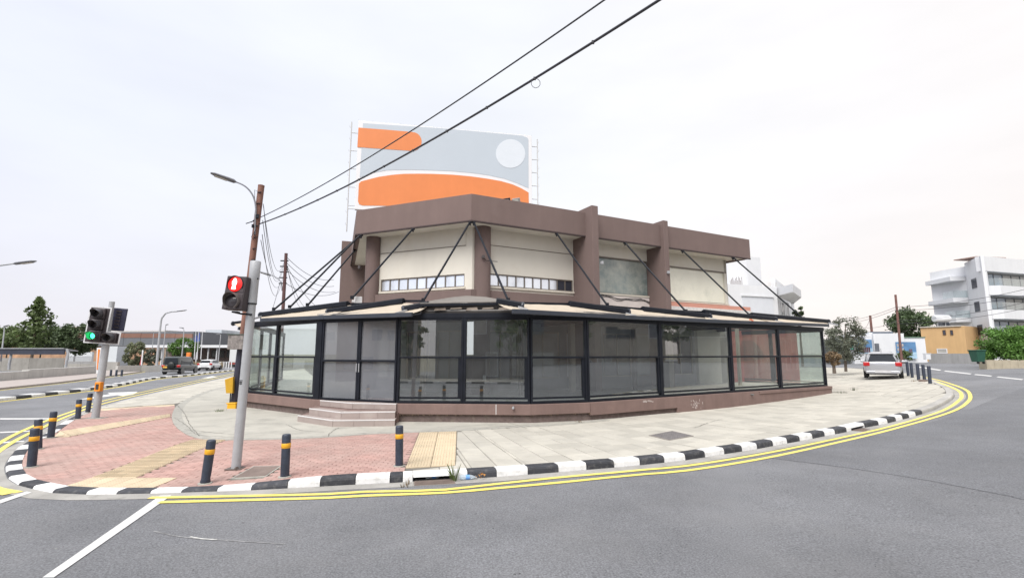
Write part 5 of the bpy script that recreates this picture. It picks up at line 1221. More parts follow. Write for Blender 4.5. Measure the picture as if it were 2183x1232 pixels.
for k in range(7): c = Vector((p.x + .36 + random.uniform(-.06, .08), p.y - .05 + random.uniform(-.05, .05), -.10 + random.random() * .06)); a = random.random() * 6; m.add([c, c + Vector((math.cos(a) * .06, math.sin(a) * .06, .02)), c + Vector((math.cos(a + 1) * .04, math.sin(a + 1) * .04, .04))], [(0, 1, 2)])
part('blades', m, M('orange_leaf', (.4, .19, .05), .8), t)

# ------------------------------------------------------------------ vehicles
TYRE = M('tyre', (.02, .02, .022), .85, .1); RIM = M('rim', (.30, .30, .32), .35, .05, metal=.6); CGL = M('car_glass', (.02, .024, .03), .12, .05, spec=.18); REDL = M('tail_light', (.42, .012, .015), .2, .05, spec=.8); PLB = M('black_plastic', (.03, .03, .032), .6)
def mirror_ring(h): return [(y, z) for y, z in h] + [(-y, z) for y, z in reversed(h) if abs(y) > 1e-6]
def loft(st, halff):
    m = MB(); rings = []
    for s in st: rings.append([(s[0], y, z) for y, z in mirror_ring(halff(s))])
    n = len(rings[0]); vs = [v for r in rings for v in r]; fs = [(i * n + k, (i + 1) * n + k, (i + 1) * n + (k + 1) % n, i * n + (k + 1) % n) for i in range(len(st) - 1) for k in range(n)]
    return m.add(vs, fs + [tuple(range(n)), tuple(range(len(vs) - 1, len(vs) - n - 1, -1))])
def car(name, label, loc, heading, L_, Wd, H, paint, kind='hatch', plate=(.52, .52, .53), low=0):
    t = thing(name, label, 'car', loc); t.rotation_euler = (0, 0, 0)
    ca, sa = math.sin(R(heading)), math.cos(R(heading)); X = Vector((ca, sa, 0)); Yv = Vector((-sa, ca, 0))   # X forward, Y to the left
    def P(m): m.v = [tuple(Vector(loc) + X * v[0] + Yv * v[1] + Vector((0, 0, v[2]))) for v in m.v]; return m
    h, w = L_ / 2, Wd / 2; k = H / 1.5
    suv = kind == 'suv'; white = kind == 'white'
    gb = .24 if suv else .04
    bt = [(-h, w * (.84 if suv else .74), .40 + gb, .66, .98 if not suv else 1.05), (-h + .08, w * (.97 if suv else .93), .30 + gb, .62, 1.06 if not suv else 1.12), (-h + .35, w, .22 + gb, .62, 1.07 * (1 if not suv else 1.06)), (-.5, w, .20 + gb, .6, .99 if not suv else 1.12), (.75, w, .20 + gb, .6, .95 if not suv else 1.08), (h - .55, w * .97, .22, .6, .84 if not suv else 1.02), (h - .08, w * .86, .26, .5, .70 if not suv else .9), (h, w * .7, .36, .5, .60 if not suv else .8)]
    bd = part('body', P(loft(bt, lambda s: [(0, s[2]), (s[1] * .8, s[2]), (s[1] * .98, s[2] + .10), (s[1], s[3]), (s[1] * .985, s[4] - .12), (s[1] * .93, s[4]), (0, s[4] + .01)])), paint, t, smooth=True, subsurf=2)
    if suv: ct = [(-h + .03, w * .86, w * .76, 1.02), (-h + .10, w * .88, w * .78, H - .12), (-h + .3, w * .9, w * .8, H), (.2, w * .9, w * .8, H), (.75, w * .88, w * .76, H - .1), (1.25, w * .84, w * .8, 1.08)]
    else: ct = [(-h + .10, w * .78, w * .76, 1.0), (-h + .42, w * .82, w * .62, H - .14), (-h + .66, w * .85, w * .60, H - .06), (-.35, w * .87, w * .60, H), (.35, w * .85, w * .58, H - .06), (.8, w * .82, w * .66, H - .3), (1.2, w * .78, w * .72, .95)]
    zb = .90 if not suv else 1.0
    part('cabin', P(loft(ct, lambda s: [(0, zb), (s[1], zb), (s[1] * .98, zb + .08), (s[2] + .015, s[3] - .07), (s[2] * .93, s[3] - .015), (s[2] * .6, s[3]), (0, s[3] + .005)])), paint, t, smooth='auto')
    xr0, xr1, z0, z1 = ct[0][0] - .02, ct[1][0] - .015, zb + .13, ct[1][3] - .05
    m = MB(); wq0, wq1 = w * .72, w * (.60 if suv else .56); m.slab([(xr0, -wq0, z0), (xr0, wq0, z0), (xr1 - .01, wq1, z1), (xr1 - .01, -wq1, z1)], (-1, 0, .3), .02); part('rear_window', P(m), CGL, t)
    if not suv: m = MB(); m.slab([(xr1 - .07, -w * .66, z1 + .05), (xr1 - .07, w * .66, z1 + .05), (xr1 + .22, w * .64, z1 + .12), (xr1 + .22, -w * .64, z1 + .12)], (0, 0, 1), .02); part('roof_spoiler', P(m), paint, t)
    for s in (1, -1):
        m = MB(); a, b = ct[2], ct[-2]; zt2 = H - .13
        m.slab([(ct[2][0] + .05, s * (w * .9), zb + .10), (ct[-1][0] - .28, s * (w * .885), zb + .10), (ct[-2][0] - .28, s * (w * .765), zt2 - .03), (ct[2][0] + .18, s * (w * .785), zt2)], (0, s, .2), .012); part('side_window', P(m), CGL, t)
        m = MB(); zl = .88 if not suv else .92; m.box((-h + .12, s * w * .80, zl), (.22, w * .34, .24 if not suv else .26)); part('tail_light', P(m), REDL, t, bevel=.03)
        m = MB(); m.box((.62, s * (w + .09), zb + .12), (.10, .20, .13)); part('wing_mirror', P(m), paint if not suv else PLB, t, bevel=.03)
        m = MB(); m.box((-.25, s * (w + .012), .62 if not suv else .5), (1.9, .02, .04 if not suv else .14)); part('door_strip', P(m), paint if not suv else M('grey_cladding', (.17, .17, .17), .6), t)
        for xw in (-h + .72, h - .78):
            rr = .31 * (1.18 if suv else 1); m = MB(); m.lathe([(rr * .62, -.10), (rr * .95, -.10), (rr, -.05), (rr, .05), (rr * .95, .10), (rr * .62, .10)], 24, (xw, s * (w - .10), rr), (0, s, 0)); wh = part('wheel', P(m), TYRE, t, smooth='auto')
            m = MB(); m.lathe([(rr * .62, .06), (rr * .60, .085), (rr * .2, .07), (.05, .095)], 12, (xw, s * (w - .10), rr), (0, s, 0)); part('rim', P(m), RIM, wh)
            m = MB(); m.lathe([(rr * 1.16, 0), (rr * 1.16, .004)], 20, (xw, s * (w - .003), rr + .02), (0, s, 0)); part('wheel_arch', P(m), PLB if not suv else MATS['grey_cladding'], t)
    m = MB(); m.box((-h - .01, 0, .40), (.10, Wd * .86, .16)); part('rear_bumper', P(m), paint if not suv else MATS['grey_cladding'], t, bevel=.03)
    m = MB(); m.box((-h - (.04 if white else 0), 0, .36 if white else .285), (.10, Wd * .7, .2 if white else .07)); part('bumper_trim', P(m), PLB, t)
    m = MB(); m.box((-h - .065, .52 if suv else 0, .45 if not suv else .8), (.012, .80 if not suv else .42, .15 if not suv else .2)); part('number_plate', P(m), M('plate_%d' % (plate[2] * 100), plate, .5), t)
    if suv:
        m = MB(); m.lathe([(.30, 0), (.36, .05), (.36, .17), (.30, .21), (.02, .215)], 24, (-h - .04, -.12, .98), (-1, 0, 0)); part('spare_wheel_cover', P(m), M('spare_cover', (.008, .012, .011), .4), t, smooth='auto')
    m = MB(); m.lathe([(.012, 0), (.008, .28)], 6, (-h + .62, 0, H - .04), (-.5, 0, .8)); part('aerial', P(m), PLB, t)
    return t
c_ = at(1880, 811, .50); zc = pz(22, 28.3)
pc = atg(1882, 809, 0, True); pcx = D(1884, 800, pc.y + 1.5).x; car('parked_car', 'silver hatchback parked on the pavement beside the thin bollards, seen from behind', (pcx, pc.y + 1.5, pz(pcx, pc.y + 1.5)), 38, 3.9, 1.74 * min(1.25, pc.y / 26.5) , 1.5 * min(1.2, pc.y / 27), M('silver_paint', (.42, .43, .46), .28, .03, 2, metal=.35, coat=.6))
print('CARPOS', pc)
v = at(381, 797.5, -.13); car('off_road_car', 'dark green off road car with a spare wheel cover on its back', (v.x - .9, v.y + 1.6, -.13), -10, 4.7, 1.9, 1.95, M('dark_green_paint', (.028, .036, .036), .3, .1, 2, coat=.6), 'suv', (.62, .36, .06))
v = at(445, 789.5, -.13); car('white_car', 'white hatchback driving away ahead of the dark off road car', (v.x - .6, v.y + 1.2, -.13), -14, 4.4, 1.85, 1.5, M('white_car_paint', (.68, .69, .70), .3, .02, 2, coat=.6), 'white')
v = at(503, 783, -.13); t = thing('box_truck', 'white box truck driving away, half hidden by the grey signal post', 'truck', v); X = Vector((math.sin(R(-22)), math.cos(R(-22)), 0)); Yv = Vector((-X.y, X.x, 0)); Tt = Matrix((X, Yv, Vector((0, 0, 1)))).transposed()
m = MB(); m.box(v + X * 2.2 + Vector((0, 0, 2.0)), (4.2, 2.2, 2.3), M_=Tt); part('cargo_box', m, MATS['white_car_paint'], t, bevel=.04); m = MB(); m.box(v + X * 5.1 + Vector((0, 0, 1.3)), (1.5, 2.0, 1.9), M_=Tt); part('cab', m, MATS['white_car_paint'], t, bevel=.1)
m = MB(); m.box(v + X * .1 + Vector((0, 0, .65)), (.15, 2.1, .25), M_=Tt); part('rear_bumper', m, M('red_bumper', (.3, .03, .02), .5), t); m = MB(); m.box(v - X * 0 + X * .08 + Vector((0, 0, 2.0)), (.02, .03, 2.1), M_=Tt); part('door_seam', m, PLB, t)
for s in (-.85, .85):
    for xx in (.9, 4.9): m = MB(); m.lathe([(.25, -.12), (.4, -.1), (.4, .1), (.25, .12)], 16, v + X * xx + Yv * s + Vector((0, 0, .4)), Yv); part('wheel', m, TYRE, t)

# ------------------------------------------------------------------ median of the left road
med = struct('median')
MPX = [(-120, 869.5), (0, 855), (120, 841), (240, 825.5), (327, 808.5), (400, 801.5), (470, 793), (505, 789.5)]
MP = catmull([at(x, y, -.13) for x, y in MPX], 1.0); MP = [V2(p) for p in MP]
mk = [MP[0]]; acc_ = 0
for a, b in zip(MP[:-1], MP[1:]): acc_ += (b - a).length; mk.append(b)
L2 = [0]
for a, b in zip(mk[:-1], mk[1:]): L2.append(L2[-1] + (b - a).length)
def mpt(s):
    for i in range(1, len(L2)):
        if L2[i] >= s or i == len(L2) - 1: return mk[i - 1].lerp(mk[i], (s - L2[i - 1]) / (L2[i] - L2[i - 1]))
def mnr(s):
    d = (mpt(s + .3) - mpt(s - .3)).normalized(); return Vector((-d.y, d.x))
n = int(L2[-1] / 1.0)
for k in range(n):
    a, b = mpt(k * 1.0 + .01), mpt(k * 1.0 + .99)
    kerb_stone(a, b, mnr(k + .02), mnr(k + .98), KW if k % 2 else KB_, med, top=lambda x, y: .02, w=.62)
m = MB(); ribbon(m, mk, -.25, -.15, .008); ribbon(m, mk, -.42, -.32, .008); part('yellow_line', m, YEL, road)
FPX = [(-120, 846), (0, 831), (120, 818), (205, 807), (260, 799.5), (330, 789)]
FP_ = [V2(at(x, y, -.13)) for x, y in FPX]; FC = [V2(p) for p in catmull(FP_, .8)]
m = MB(); ribbon(m, FC, -.35, -.22, .008); part('yellow_line', m, YEL, road)
m = MB(); ribbon(m, [V2(at(x, y, -.13)) for x, y in [(345, 795), (400, 787), (440, 782)]], .05, -.05, .008); part('white_line', m, WPAINT, road)
far = struct('far_pavement')
fin_ = [FC[i] + Vector((-(FC[min(i + 1, len(FC) - 1)] - FC[max(0, i - 1)]).y, (FC[min(i + 1, len(FC) - 1)] - FC[max(0, i - 1)]).x)).normalized() * 4.6 for i in range(len(FC))]
m = MB(); k = len(FC)
m.v = [(p.x, p.y, z) for p, z in [(q, -.13) for q in FC] + [(q, 0.0) for q in FC] + [(q, .0) for q in fin_] + [(q, -.13) for q in fin_]]
m.f = [(r * k + i, r * k + i + 1, (r + 1) * k + i + 1, (r + 1) * k + i) for r in range(3) for i in range(k - 1)]
part('paving', m, M('pinkish_paving', (.36, .32, .30), .9, .1, 2, stain=(.28, .25, .23), sscale=1), far)
def low_wall(name, label, pxs, yt, Yd, th, mat, zb=-.15, cat='wall', piece=2.4):
    """a wall that follows base pixels; every cast length is a part"""
    P = [at(x, y, 0) for x, y in pxs]; t = thing(name, label, cat, P[0]); 
    for i in range(len(P) - 1):
        w = Wall(P[i], P[i + 1]); zt_ = w.z(pxs[i][0], yt[i]); n = max(1, round(w.L / piece))
        for j in range(n): m = MB(); w.box(m, w.L * j / n + .01, w.L * (j + 1) / n - .01, zb, zt_, -th, 0); part('wall_section', m, mat, t)
    return t
CW = M('weathered_concrete_wall', (.34, .325, .30), .9, .08, 1, .3, 10, streak=.15, stain=(.22, .21, .19), sscale=.6); CW2 = M('pale_concrete_wall', (.46, .45, .43), .9, .08, 1, 0, streak=.1)
low_wall('low_wall', 'long low pale wall edging the far pavement on the left', [(-60, 816), (60, 807), (205, 795)], [797, 788, 778], 40, .5, CW2, cat='wall')
low_wall('retaining_wall', 'taller grey concrete wall behind the bus shelter', [(-60, 789), (60, 788), (135, 787)], [763, 763], 60, .3, CW)
low_wall('retaining_wall', 'lower grey concrete wall right of the shelter, stepping down', [(136, 787), (205, 787), (249, 788)], [770, 771], 60, .3, CW)
low_wall('parapet_wall', 'low white concrete parapet ending at the tall curved lamp post', [(250, 793), (300, 791), (342, 790)], [780, 779.5], 60, .3, CW2)
low_wall('parapet_wall', 'low beige parapet with piers behind the white hatchback', [(404, 784), (440, 782), (500, 780)], [777, 774], 60, .3, CW)
# ------------------------------------------------------------------ left background buildings, placed by depth
def W_(px0, px1, Y0, Y1=None): Y1 = Y1 or Y0; return Wall(V2(D(px0, 760, Y0)), V2(D(px1, 760, Y1)))
def blk(w, px0, px1, y0, y1, d, mat, parent, name, o=0, bevel=0):
    """box on wall w between pixel columns and rows (y0 upper), depth d back"""
    s0, s1 = w.s(px0), w.s(px1); xm = (px0 + px1) / 2; m = MB(); w.box(m, s0, s1, w.z(xm, y1) if y1 is not None else -.2, w.z(xm, y0), o - d, o); return part(name, m, mat, parent, bevel=bevel)
def wins(w, cols, y0, y1, frame, glass, parent, name='window', o=.0):
    for a, b in cols:
        f = MB(); s0, s1 = w.s(a), w.s(b); xm = (a + b) / 2; z0, z1 = w.z(xm, y1), w.z(xm, y0); fw = min(.08, (s1 - s0) * .12)
        w.box(f, s0, s0 + fw, z0, z1, o, o + .06); w.box(f, s1 - fw, s1, z0, z1, o, o + .06); w.box(f, s0 + fw, s1 - fw, z0, z0 + fw, o, o + .06); w.box(f, s0 + fw, s1 - fw, z1 - fw, z1, o, o + .06)
        if s1 - s0 > 1.4: w.box(f, (s0 + s1) / 2 - fw / 2, (s0 + s1) / 2 + fw / 2, z0 + fw, z1 - fw, o, o + .05)
        fr = part(name, f, frame, parent); m = MB(); w.box(m, s0 + fw, s1 - fw, z0 + fw, z1 - fw, o, o + .02); part('pane', m, glass, fr)
WHT = M('white_render', (.66, .67, .69), .85, .03, .5, .2, 10, streak=.04); WHT2 = M('white_render_cool', (.56, .59, .63), .85, .04, .5)
GREYC = M('grey_cladding_panel', (.125, .135, .155), .6, .05, 1); BRC = M('brown_cladding', (.19, .10, .075), .7, .08, 1); ORC = M('warm_shopfront', (.36, .22, .14), .8, .35, .5); BEI = M('beige_wall', (.42, .37, .30), .85, .08, 1)
SHOPG = M('shop_glass', (.06, .06, .06), .15, .5, .4, spec=.7)
w = W_(-60, 412, 112, 104); t = thing('mall_building', 'long low shopping building with brown and dark grey cladding across the left road', 'building', (w.A.x, w.A.y, 0))
n = 13
for k in range(n):
    a, b = -60 + 472 * k / n, -60 + 472 * (k + 1) / n; blk(w, a + .3, b - .3, 707 + 5 * (k / n), 719 + 1.5 * (k / n), .3, BRC, t, 'brown_panel', .12); blk(w, a + .3, b - .3, 719.2 + 1.5 * k / n, 737.5, .3, GREYC, t, 'grey_panel', .08)
blk(w, -60, 412, 737.5, None, 20, ORC, t, 'shopfront_wall', -.5); blk(w, -60, 411.5, 708, 737.4, 19, GREYC, t, 'upper_volume', -.25); blk(w, -60, 320, 703.5, 708, 10, M('pale_roof_edge', (.5, .48, .46), .8), t, 'roof_edge', -4)
wins(w, [(255, 266), (340, 352), (354, 364), (372, 382)], 743, 766, M('shop_frame', (.5, .45, .4), .6), SHOPG, t, 'shop_window', -.48)
blk(w, 256, 264, 752, 757, .1, M('orange_sign', (.75, .22, .04), .5), t, 'orange_sign', -.3)
w = W_(150, 256, 92); t = thing('white_block', 'plain white flat walls beside the vehicle signal post, left of the warm shop fronts', 'wall', (w.A.x, w.A.y, 0)); blk(w, 150, 203, 750, None, .4, WHT2, t, 'wall'); blk(w, 228, 256, 738, None, 3, WHT2, t, 'tall_wall', .1)
w = W_(322, 520, 98); t = thing('pavilion', 'low pavilion with a long white flat roof edge behind the flag poles', 'building', (w.A.x, w.A.y, 0)); blk(w, 322, 500, 735.5, 741, 9, WHT, t, 'roof_slab', 1.5); blk(w, 326, 505, 741, None, .3, M('pinkish_inner_wall', (.26, .20, .18), .85, .3, .3), t, 'inner_wall', -5)
for px in (355, 412, 428, 452, 470): blk(w, px, px + 1.6, 741, None, .25, WHT, t, 'column', .8)
wins(w, [(424, 434), (441, 452), (458, 466)], 746, 762, M('dark_frame', (.05, .05, .06), .5), SHOPG, t, 'window', -4.9)
w = W_(430, 520, 118); t = thing('grey_white_building', 'pale blue grey box shaped building rising behind the pavilion roof', 'building', (w.A.x, w.A.y, 0)); blk(w, 439, 473, 703, None, 10, M('pale_blue_panel', (.46, .50, .54), .6, .04, 1), t, 'upper_box'); blk(w, 472.5, 505, 719, None, 8, WHT, t, 'side_block', -1); blk(w, 437, 439.5, 703, 740, .5, WHT, t, 'edge_trim', .1)
w = W_(60, 160, 160); t = thing('far_house', 'small pale house top far behind the dark mall cladding on the left', 'building', (w.A.x, w.A.y, 0)); blk(w, 132, 156, 699, None, 8, M('pale_orange_house', (.5, .4, .31), .8), t, 'wall'); blk(w, 137, 150, 696, 699, 5, M('pale_orange_house', ()) if False else MATS['pale_orange_house'], t, 'roof_box', -1)
# shelter with a long dark roof
YS = 58; t = thing('bus_shelter', 'long shelter with a dark roof and curved metal posts at the left edge', 'shelter', D(70, 788, YS)[:])
x0, x1 = D(-60, 750, YS).x, D(141, 750, YS).x; zt_, zb_ = D(80, 742.5, YS).z, D(80, 756.5, YS).z
m = MB(); m.box(((x0 + x1) / 2, YS - .2, (zt_ + zb_) / 2), (x1 - x0, .12, zt_ - zb_ - .12)); part('roof_fascia', m, M('shelter_navy', (.035, .04, .06), .4, .2, 2), t)
m = MB(); m.slab([(x0, YS - .4, zt_ - .05), (x1, YS - .4, zt_ - .05), (x1, YS + 1.6, zt_ - .35), (x0, YS + 1.6, zt_ - .35)], (0, 0, 1), .09); part('roof', m, GALV, t)
for px in (20, 141):
    P = catmull([D(px - 1, 788, YS), D(px, 775, YS), D(px + 3, 762, YS), D(px + 4, 752, YS), D(px + 1, 744, YS)], .3); m = MB(); m.tube(P, .13, 8); part('post', m, GALV, t, smooth='auto')
# fence behind the low wall
w = W_(146, 206, 66); t = thing('railing', 'thin grey railing on the lower concrete wall', 'railing', (w.A.x, w.A.y, 1))
for k in range(26): s = w.s(148) + (w.s(205) - w.s(148)) * k / 25; m = MB(); w.box(m, s, s + .05, .8, w.z(175, 760), 0, .04); part('bar', m, GALV, t)
m = MB(); w.box(m, w.s(148), w.s(205), w.z(175, 760), w.z(175, 759.5) + .03, 0, .05); part('rail', m, GALV, t)
w = W_(466, 500, 74); t = thing('railing', 'short railing with white piers left of the box truck', 'railing', (w.A.x, w.A.y, 0))
for k in range(7): s = w.s(467) + (w.s(499) - w.s(467)) * k / 6; m = MB(); w.box(m, s, s + .12, -.1, w.z(480, 771), 0, .1); part('pier', m, WHT, t)
m = MB(); w.box(m, w.s(466), w.s(500), w.z(480, 772), w.z(480, 770.5), 0, .08); part('rail', m, GALV, t)
# totem sign
Y_ = 50; t = thing('totem_sign', 'slim tilted white totem sign with an orange face beside the vehicle signal post', 'sign', D(207, 795, Y_)[:]); m = MB(); m.slab([D(205, 796, Y_), D(209, 796, Y_), D(216.5, 741, Y_), D(206.5, 741, Y_), D(200, 786, Y_)][:4], (0, 1, 0), .3); part('panel', m, WHT, t); m = MB(); m.slab([D(206.5, 788, Y_ - .01), D(208.2, 788, Y_ - .01), D(213.5, 744.5, Y_ - .01), D(209, 744.5, Y_ - .01)], (0, -1, 0), .02); part('orange_face', m, MATS['orange_sign'], t)
Y_ = 62; t = thing('red_white_banner', 'leaning white and red marker board in front of the olive tree', 'sign', D(300, 780, Y_)[:]); m = MB(); m.slab([D(300, 778, Y_), D(302, 778, Y_), D(305, 747, Y_), D(303, 746, Y_)], (0, 1, 0), .1); part('white_face', m, WHT, t); m = MB(); m.slab([D(297.5, 778, Y_), D(299.8, 778, Y_), D(302.8, 752, Y_)], (0, 1, 0), .1); part('red_face', m, M('banner_red', (.4, .05, .06), .6), t)
Y_ = 70; t = thing('orange_bin', 'orange bin on a post above the dark off road car', 'bin', D(402, 775, Y_)[:]); m = MB(); m.box(D(402.5, 756, Y_), (.5, .4, .62)); part('housing', m, MATS['orange_sign'], t, bevel=.04); m = MB(); m.tube([D(403, 785, Y_), D(403, 760, Y_)], .05, 6); part('post', m, PLB, t)
def lamp(pb, pts, head, Y, label, r=.09, grp='street lamps along the left road', hw=.35):
    t = thing('street_lamp', label, 'street lamp', D(pb[0], pb[1], Y)[:], grp); P = catmull([D(*pb, Y)] + [D(x, y, Y) for x, y in pts], .4); n = len(P); m = MB(); m.tube(P, [r * (1 - .45 * i / n) for i in range(n)], 8); part('post', m, GALV, t, smooth='auto'); luminaire(D(*head[0], Y), D(*head[1], Y), t, hw, .14); return t
lamp((333, 790), [(337, 745), (341.5, 700), (345, 678), (353, 668), (365, 664.5), (378, 663.5)], ((377, 663.8), (398, 661)), 62, 'tall street lamp with a long curved arm above the dark off road car', .16)
lamp((345, 790), [(349, 740), (353.5, 693), (355, 692)], ((354, 692), (358.5, 691.3)), 75, 'thin straight lamp just right of the tall curved lamp', .10)
lamp((387, 765), [(390, 735), (392, 703), (389, 699)], ((392, 699), (382, 698)), 80, 'lamp post rising in front of the yellow green tree', .10)
lamp((323, 760), [(326, 730), (327.5, 709), (327, 708)], ((328, 708.5), (324, 708)), 90, 'short dark topped lamp against the mall cladding', .07)
lamp((465, 772), [(468, 740), (470.5, 714), (468, 713)], ((470, 713), (461, 711.5)), 76, 'lamp post in front of the pale blue grey building', .09)
lamp((2, 770), [(5, 740), (9, 706), (9, 696)], ((9, 696), (19, 693)), 60, 'thin lamp post at the far left behind the shelter', .09)
lamp((-45, 800), [(-40, 700), (-30, 600), (-20, 572), (0, 566), (30, 562)], ((30, 562.3), (76, 556.5)), 24, 'street lamp head reaching in from the left frame edge', .07, hw=.3)
for i, (x, xf) in enumerate(((414, 0), (420, 1), (428, 0))):
    Y_ = 84; t = thing('flag_pole', ['left flag pole beside the pavilion', 'middle flag pole carrying a folded dark blue flag', 'right slim flag pole beside the pale grey building'][i], 'flag pole', D(x, 766, Y_)[:], 'flag poles'); m = MB(); m.tube([D(x, 766, Y_), D(x + 4, 702, Y_)], [.07, .04], 6); part('pole', m, WHT, t)
    if xf or i == 0: m = MB(); m.slab([D(x + 3.5, 706 if xf else 714, Y_), D(x + 6, 712 if xf else 716, Y_), D(x + 5.5, 727, Y_), D(x - .5, 729, Y_), D(x + 1.5, 718, Y_)], (0, 1, 0), .05); part('flag', m, M('flag_blue', (.05, .08, .28), .7, .3, 2), t)
m = MB(); rn = []
g_ = MB()
for k in range(700):
    p = D(random.uniform(404, 474), 768, random.uniform(70, 74)); z = random.uniform(.1, .9); a = random.random() * 6; g_.add([(p.x, p.y, 0), (p.x + .12, p.y, 0), (p.x + random.uniform(-.3, .3), p.y, .3 + z)], [(0, 1, 2)])
tag(part('dry_grass', g_, M('dry_grass', (.25, .19, .11), .9, .3, 1)), 'strip of dry brown grass behind the parapet on the left', 'grass', kind='stuff')

# ------------------------------------------------------------------ right background
w = W_(1540, 1700, 38, 40.5); t = thing('white_building', 'white unfinished building with a stepped top and balcony slab behind the restaurant', 'building', (w.A.x, w.A.y, .5))
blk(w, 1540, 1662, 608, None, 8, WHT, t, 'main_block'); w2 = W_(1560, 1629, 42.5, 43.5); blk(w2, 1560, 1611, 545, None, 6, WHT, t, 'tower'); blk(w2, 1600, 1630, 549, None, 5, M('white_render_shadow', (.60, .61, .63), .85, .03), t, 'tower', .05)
blk(w, 1586, 1651, 633, 676, .10, M('recess_panel', (.60, .62, .66), .85, .03), t, 'recess_panel', .06); blk(w, 1584, 1653, 630.5, 633, .1, WHT, t, 'lintel', .14)
w3 = W_(1660, 1697, 40.4, 50); blk(w3, 1660, 1697, 615, None, .3, WHT, t, 'side_wall', 0)
wins(w3, [(1668, 1674), (1679, 1684), (1688, 1692)], 647, 690, WHT, NAVYG, t, 'window', .02)
m = MB(); P = [D(1660, 643, 40.2), D(1690, 643, 46), D(1709, 642, 41.5), D(1692, 636, 37.5)]; zz = D(1690, 628, 41).z
m.prism([(D(1657, 640, 40.3).x, 40.3), (D(1692, 640, 37.6).x, 37.6), (D(1709, 640, 41.5).x, 41.5), (D(1690, 640, 47).x, 47)], zz - .2, zz + .45); part('balcony_slab', m, WHT, t)
for k in range(12):
    px = 1557 + k * 2.3; p = D(px, 608, 39.2); h_ = random.uniform(.35, .75); m = MB(); m.tube([p, p + Vector((random.uniform(-.03, .03), 0, h_))], .02, 4); part('rebar', m, M('rebar_rust', (.14, .10, .09), .9), t)
for k in range(7):
    p = D(1638 + k * 3, 612, 40.5); m = MB(); m.tube([p, p + Vector((0, 0, .4))], .02, 4); part('rebar', m, M('pale_rebar', (.45, .43, .41), .9), t)
# low white shops
zg = 1.2
w = W_(1780, 1968, 60, 58); t = thing('white_shop', 'low white corner shop with blue posters on its walls behind the silver car', 'building', (w.A.x, w.A.y, zg))
def blkz(w, px0, px1, y0, y1, d, mat, parent, name, o=0): 
    s0, s1 = w.s(px0), w.s(px1); xm = (px0 + px1) / 2; m = MB(); w.box(m, s0, s1, (w.z(xm, y1) if y1 else zg - .3), w.z(xm, y0), o - d, o); return part(name, m, mat, parent)
blkz(w, 1815, 1858, 713, None, 6, WHT, t, 'left_block'); blkz(w, 1857, 1922, 711, None, 7, WHT, t, 'main_block', .3); blkz(w, 1921, 1968, 719.5, None, 6, WHT, t, 'right_block', .1); blkz(w, 1921, 1969, 718, 719.6, .3, M('green_edge', (.12, .2, .14), .7), t, 'roof_edge', .2)
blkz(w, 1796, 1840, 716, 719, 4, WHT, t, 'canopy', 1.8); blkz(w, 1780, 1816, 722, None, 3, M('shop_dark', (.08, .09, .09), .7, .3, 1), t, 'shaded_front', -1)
blkz(w, 1858, 1867, 732, 753, .1, M('door_glass', (.12, .13, .15), .3, .3, 2), t, 'door', .36); blkz(w, 1873, 1917, 705.5, 711, 3, M('roof_grey', (.12, .14, .17), .8), t, 'roof_screen', -1.5)
blkz(w, 1860, 1868, 708, 711, 1, WHT2, t, 'water_tank', -1); blkz(w, 1806, 1812, 728, 745, .1, M('green_banner', (.04, .30, .22), .6), t, 'green_banner', .5)
def poster(px0, px1, y0, y1, o, label, dark):
    tp_ = thing('poster', label, 'poster', w.P((w.s(px0) + w.s(px1)) / 2, w.z(px0, y1), o)[:], 'posters on the white shop'); blkz(w, px0, px1, y0, y1, .05, M('poster_blue', (.10, .22, .40), .5, .35, .6), tp_, 'sheet', o)
    blkz(w, px0, px1, y0 + (y1 - y0) * .62, y1, .02, M('poster_pale', (.35, .50, .62), .5, .2, 1), tp_, 'pale_lower_print', o + .02)
    if dark:
        for k in range(6): a = px0 + 5.5 + k * 3.8; blkz(w, a, a + 3.0, y0 + 16, y0 + 27, .02, M('poster_can', (.12, .05, .06), .4, .5, 6), tp_, 'printed_can', o + .04)
        blkz(w, px0 + 12, px0 + 22, y0 + 3.5, y0 + 8, .02, WHT, tp_, 'printed_cloud', o + .04)
    else:
        for k in range(8): a = px0 + 2 + (k % 4) * 3.6; b = y0 + 4 + (k // 4) * 9; blkz(w, a, a + 2.8, b, b + 6, .02, M('poster_item', (.45, .42, .4), .5, .4, 5), tp_, 'printed_item', o + .04)
        blkz(w, px0 + 26, px0 + 33, y0 + 15, y0 + 24, .02, M('poster_person', (.10, .08, .12), .5, .3, 4), tp_, 'printed_figure', o + .04)
poster(1822, 1855, 724, 753, .08, 'blue poster with a row of dark cans on the left part of the white shop', 1); poster(1902, 1944, 729, 764, .40, 'pale blue poster with small items behind the timber pole', 0)
w = W_(1960, 2060, 64, 60); t = thing('yellow_house', 'ochre yellow house between the white shop and the apartment block', 'building', (w.A.x, w.A.y, zg)); OCH = M('ochre_render', (.54, .35, .17), .85, .05, .6, .3, 10, streak=.08)
blkz(w, 1962, 2056, 697, None, 9, OCH, t, 'wall'); blkz(w, 1961, 2050, 695, 697, 9.3, M('coping', (.5, .47, .42), .8), t, 'roof_edge', .15)
wins(w, [(2009, 2015.5), (2025, 2031)], 703.5, 714, M('brown_frame', (.1, .05, .03), .6), NAVYG, t, 'window', .02); wins(w, [(1992, 2014)], 743, 753, WHT, IP, t, 'window', .02)
Y_ = 63; m = MB(); m.lathe([(.4, -1.0), (.45, -.9), (.45, .9), (.4, 1)], 14, D(2007, 679, Y_), (1, 0, 0)); part('solar_tank', m, WHT, t, smooth='auto'); m = MB(); m.slab([D(2001, 696, Y_), D(2027, 696, Y_), D(2022, 686, Y_ + 1), D(1999, 686, Y_ + 1)], (0, 0, 1), .08); part('solar_panel', m, NAVYG, t)
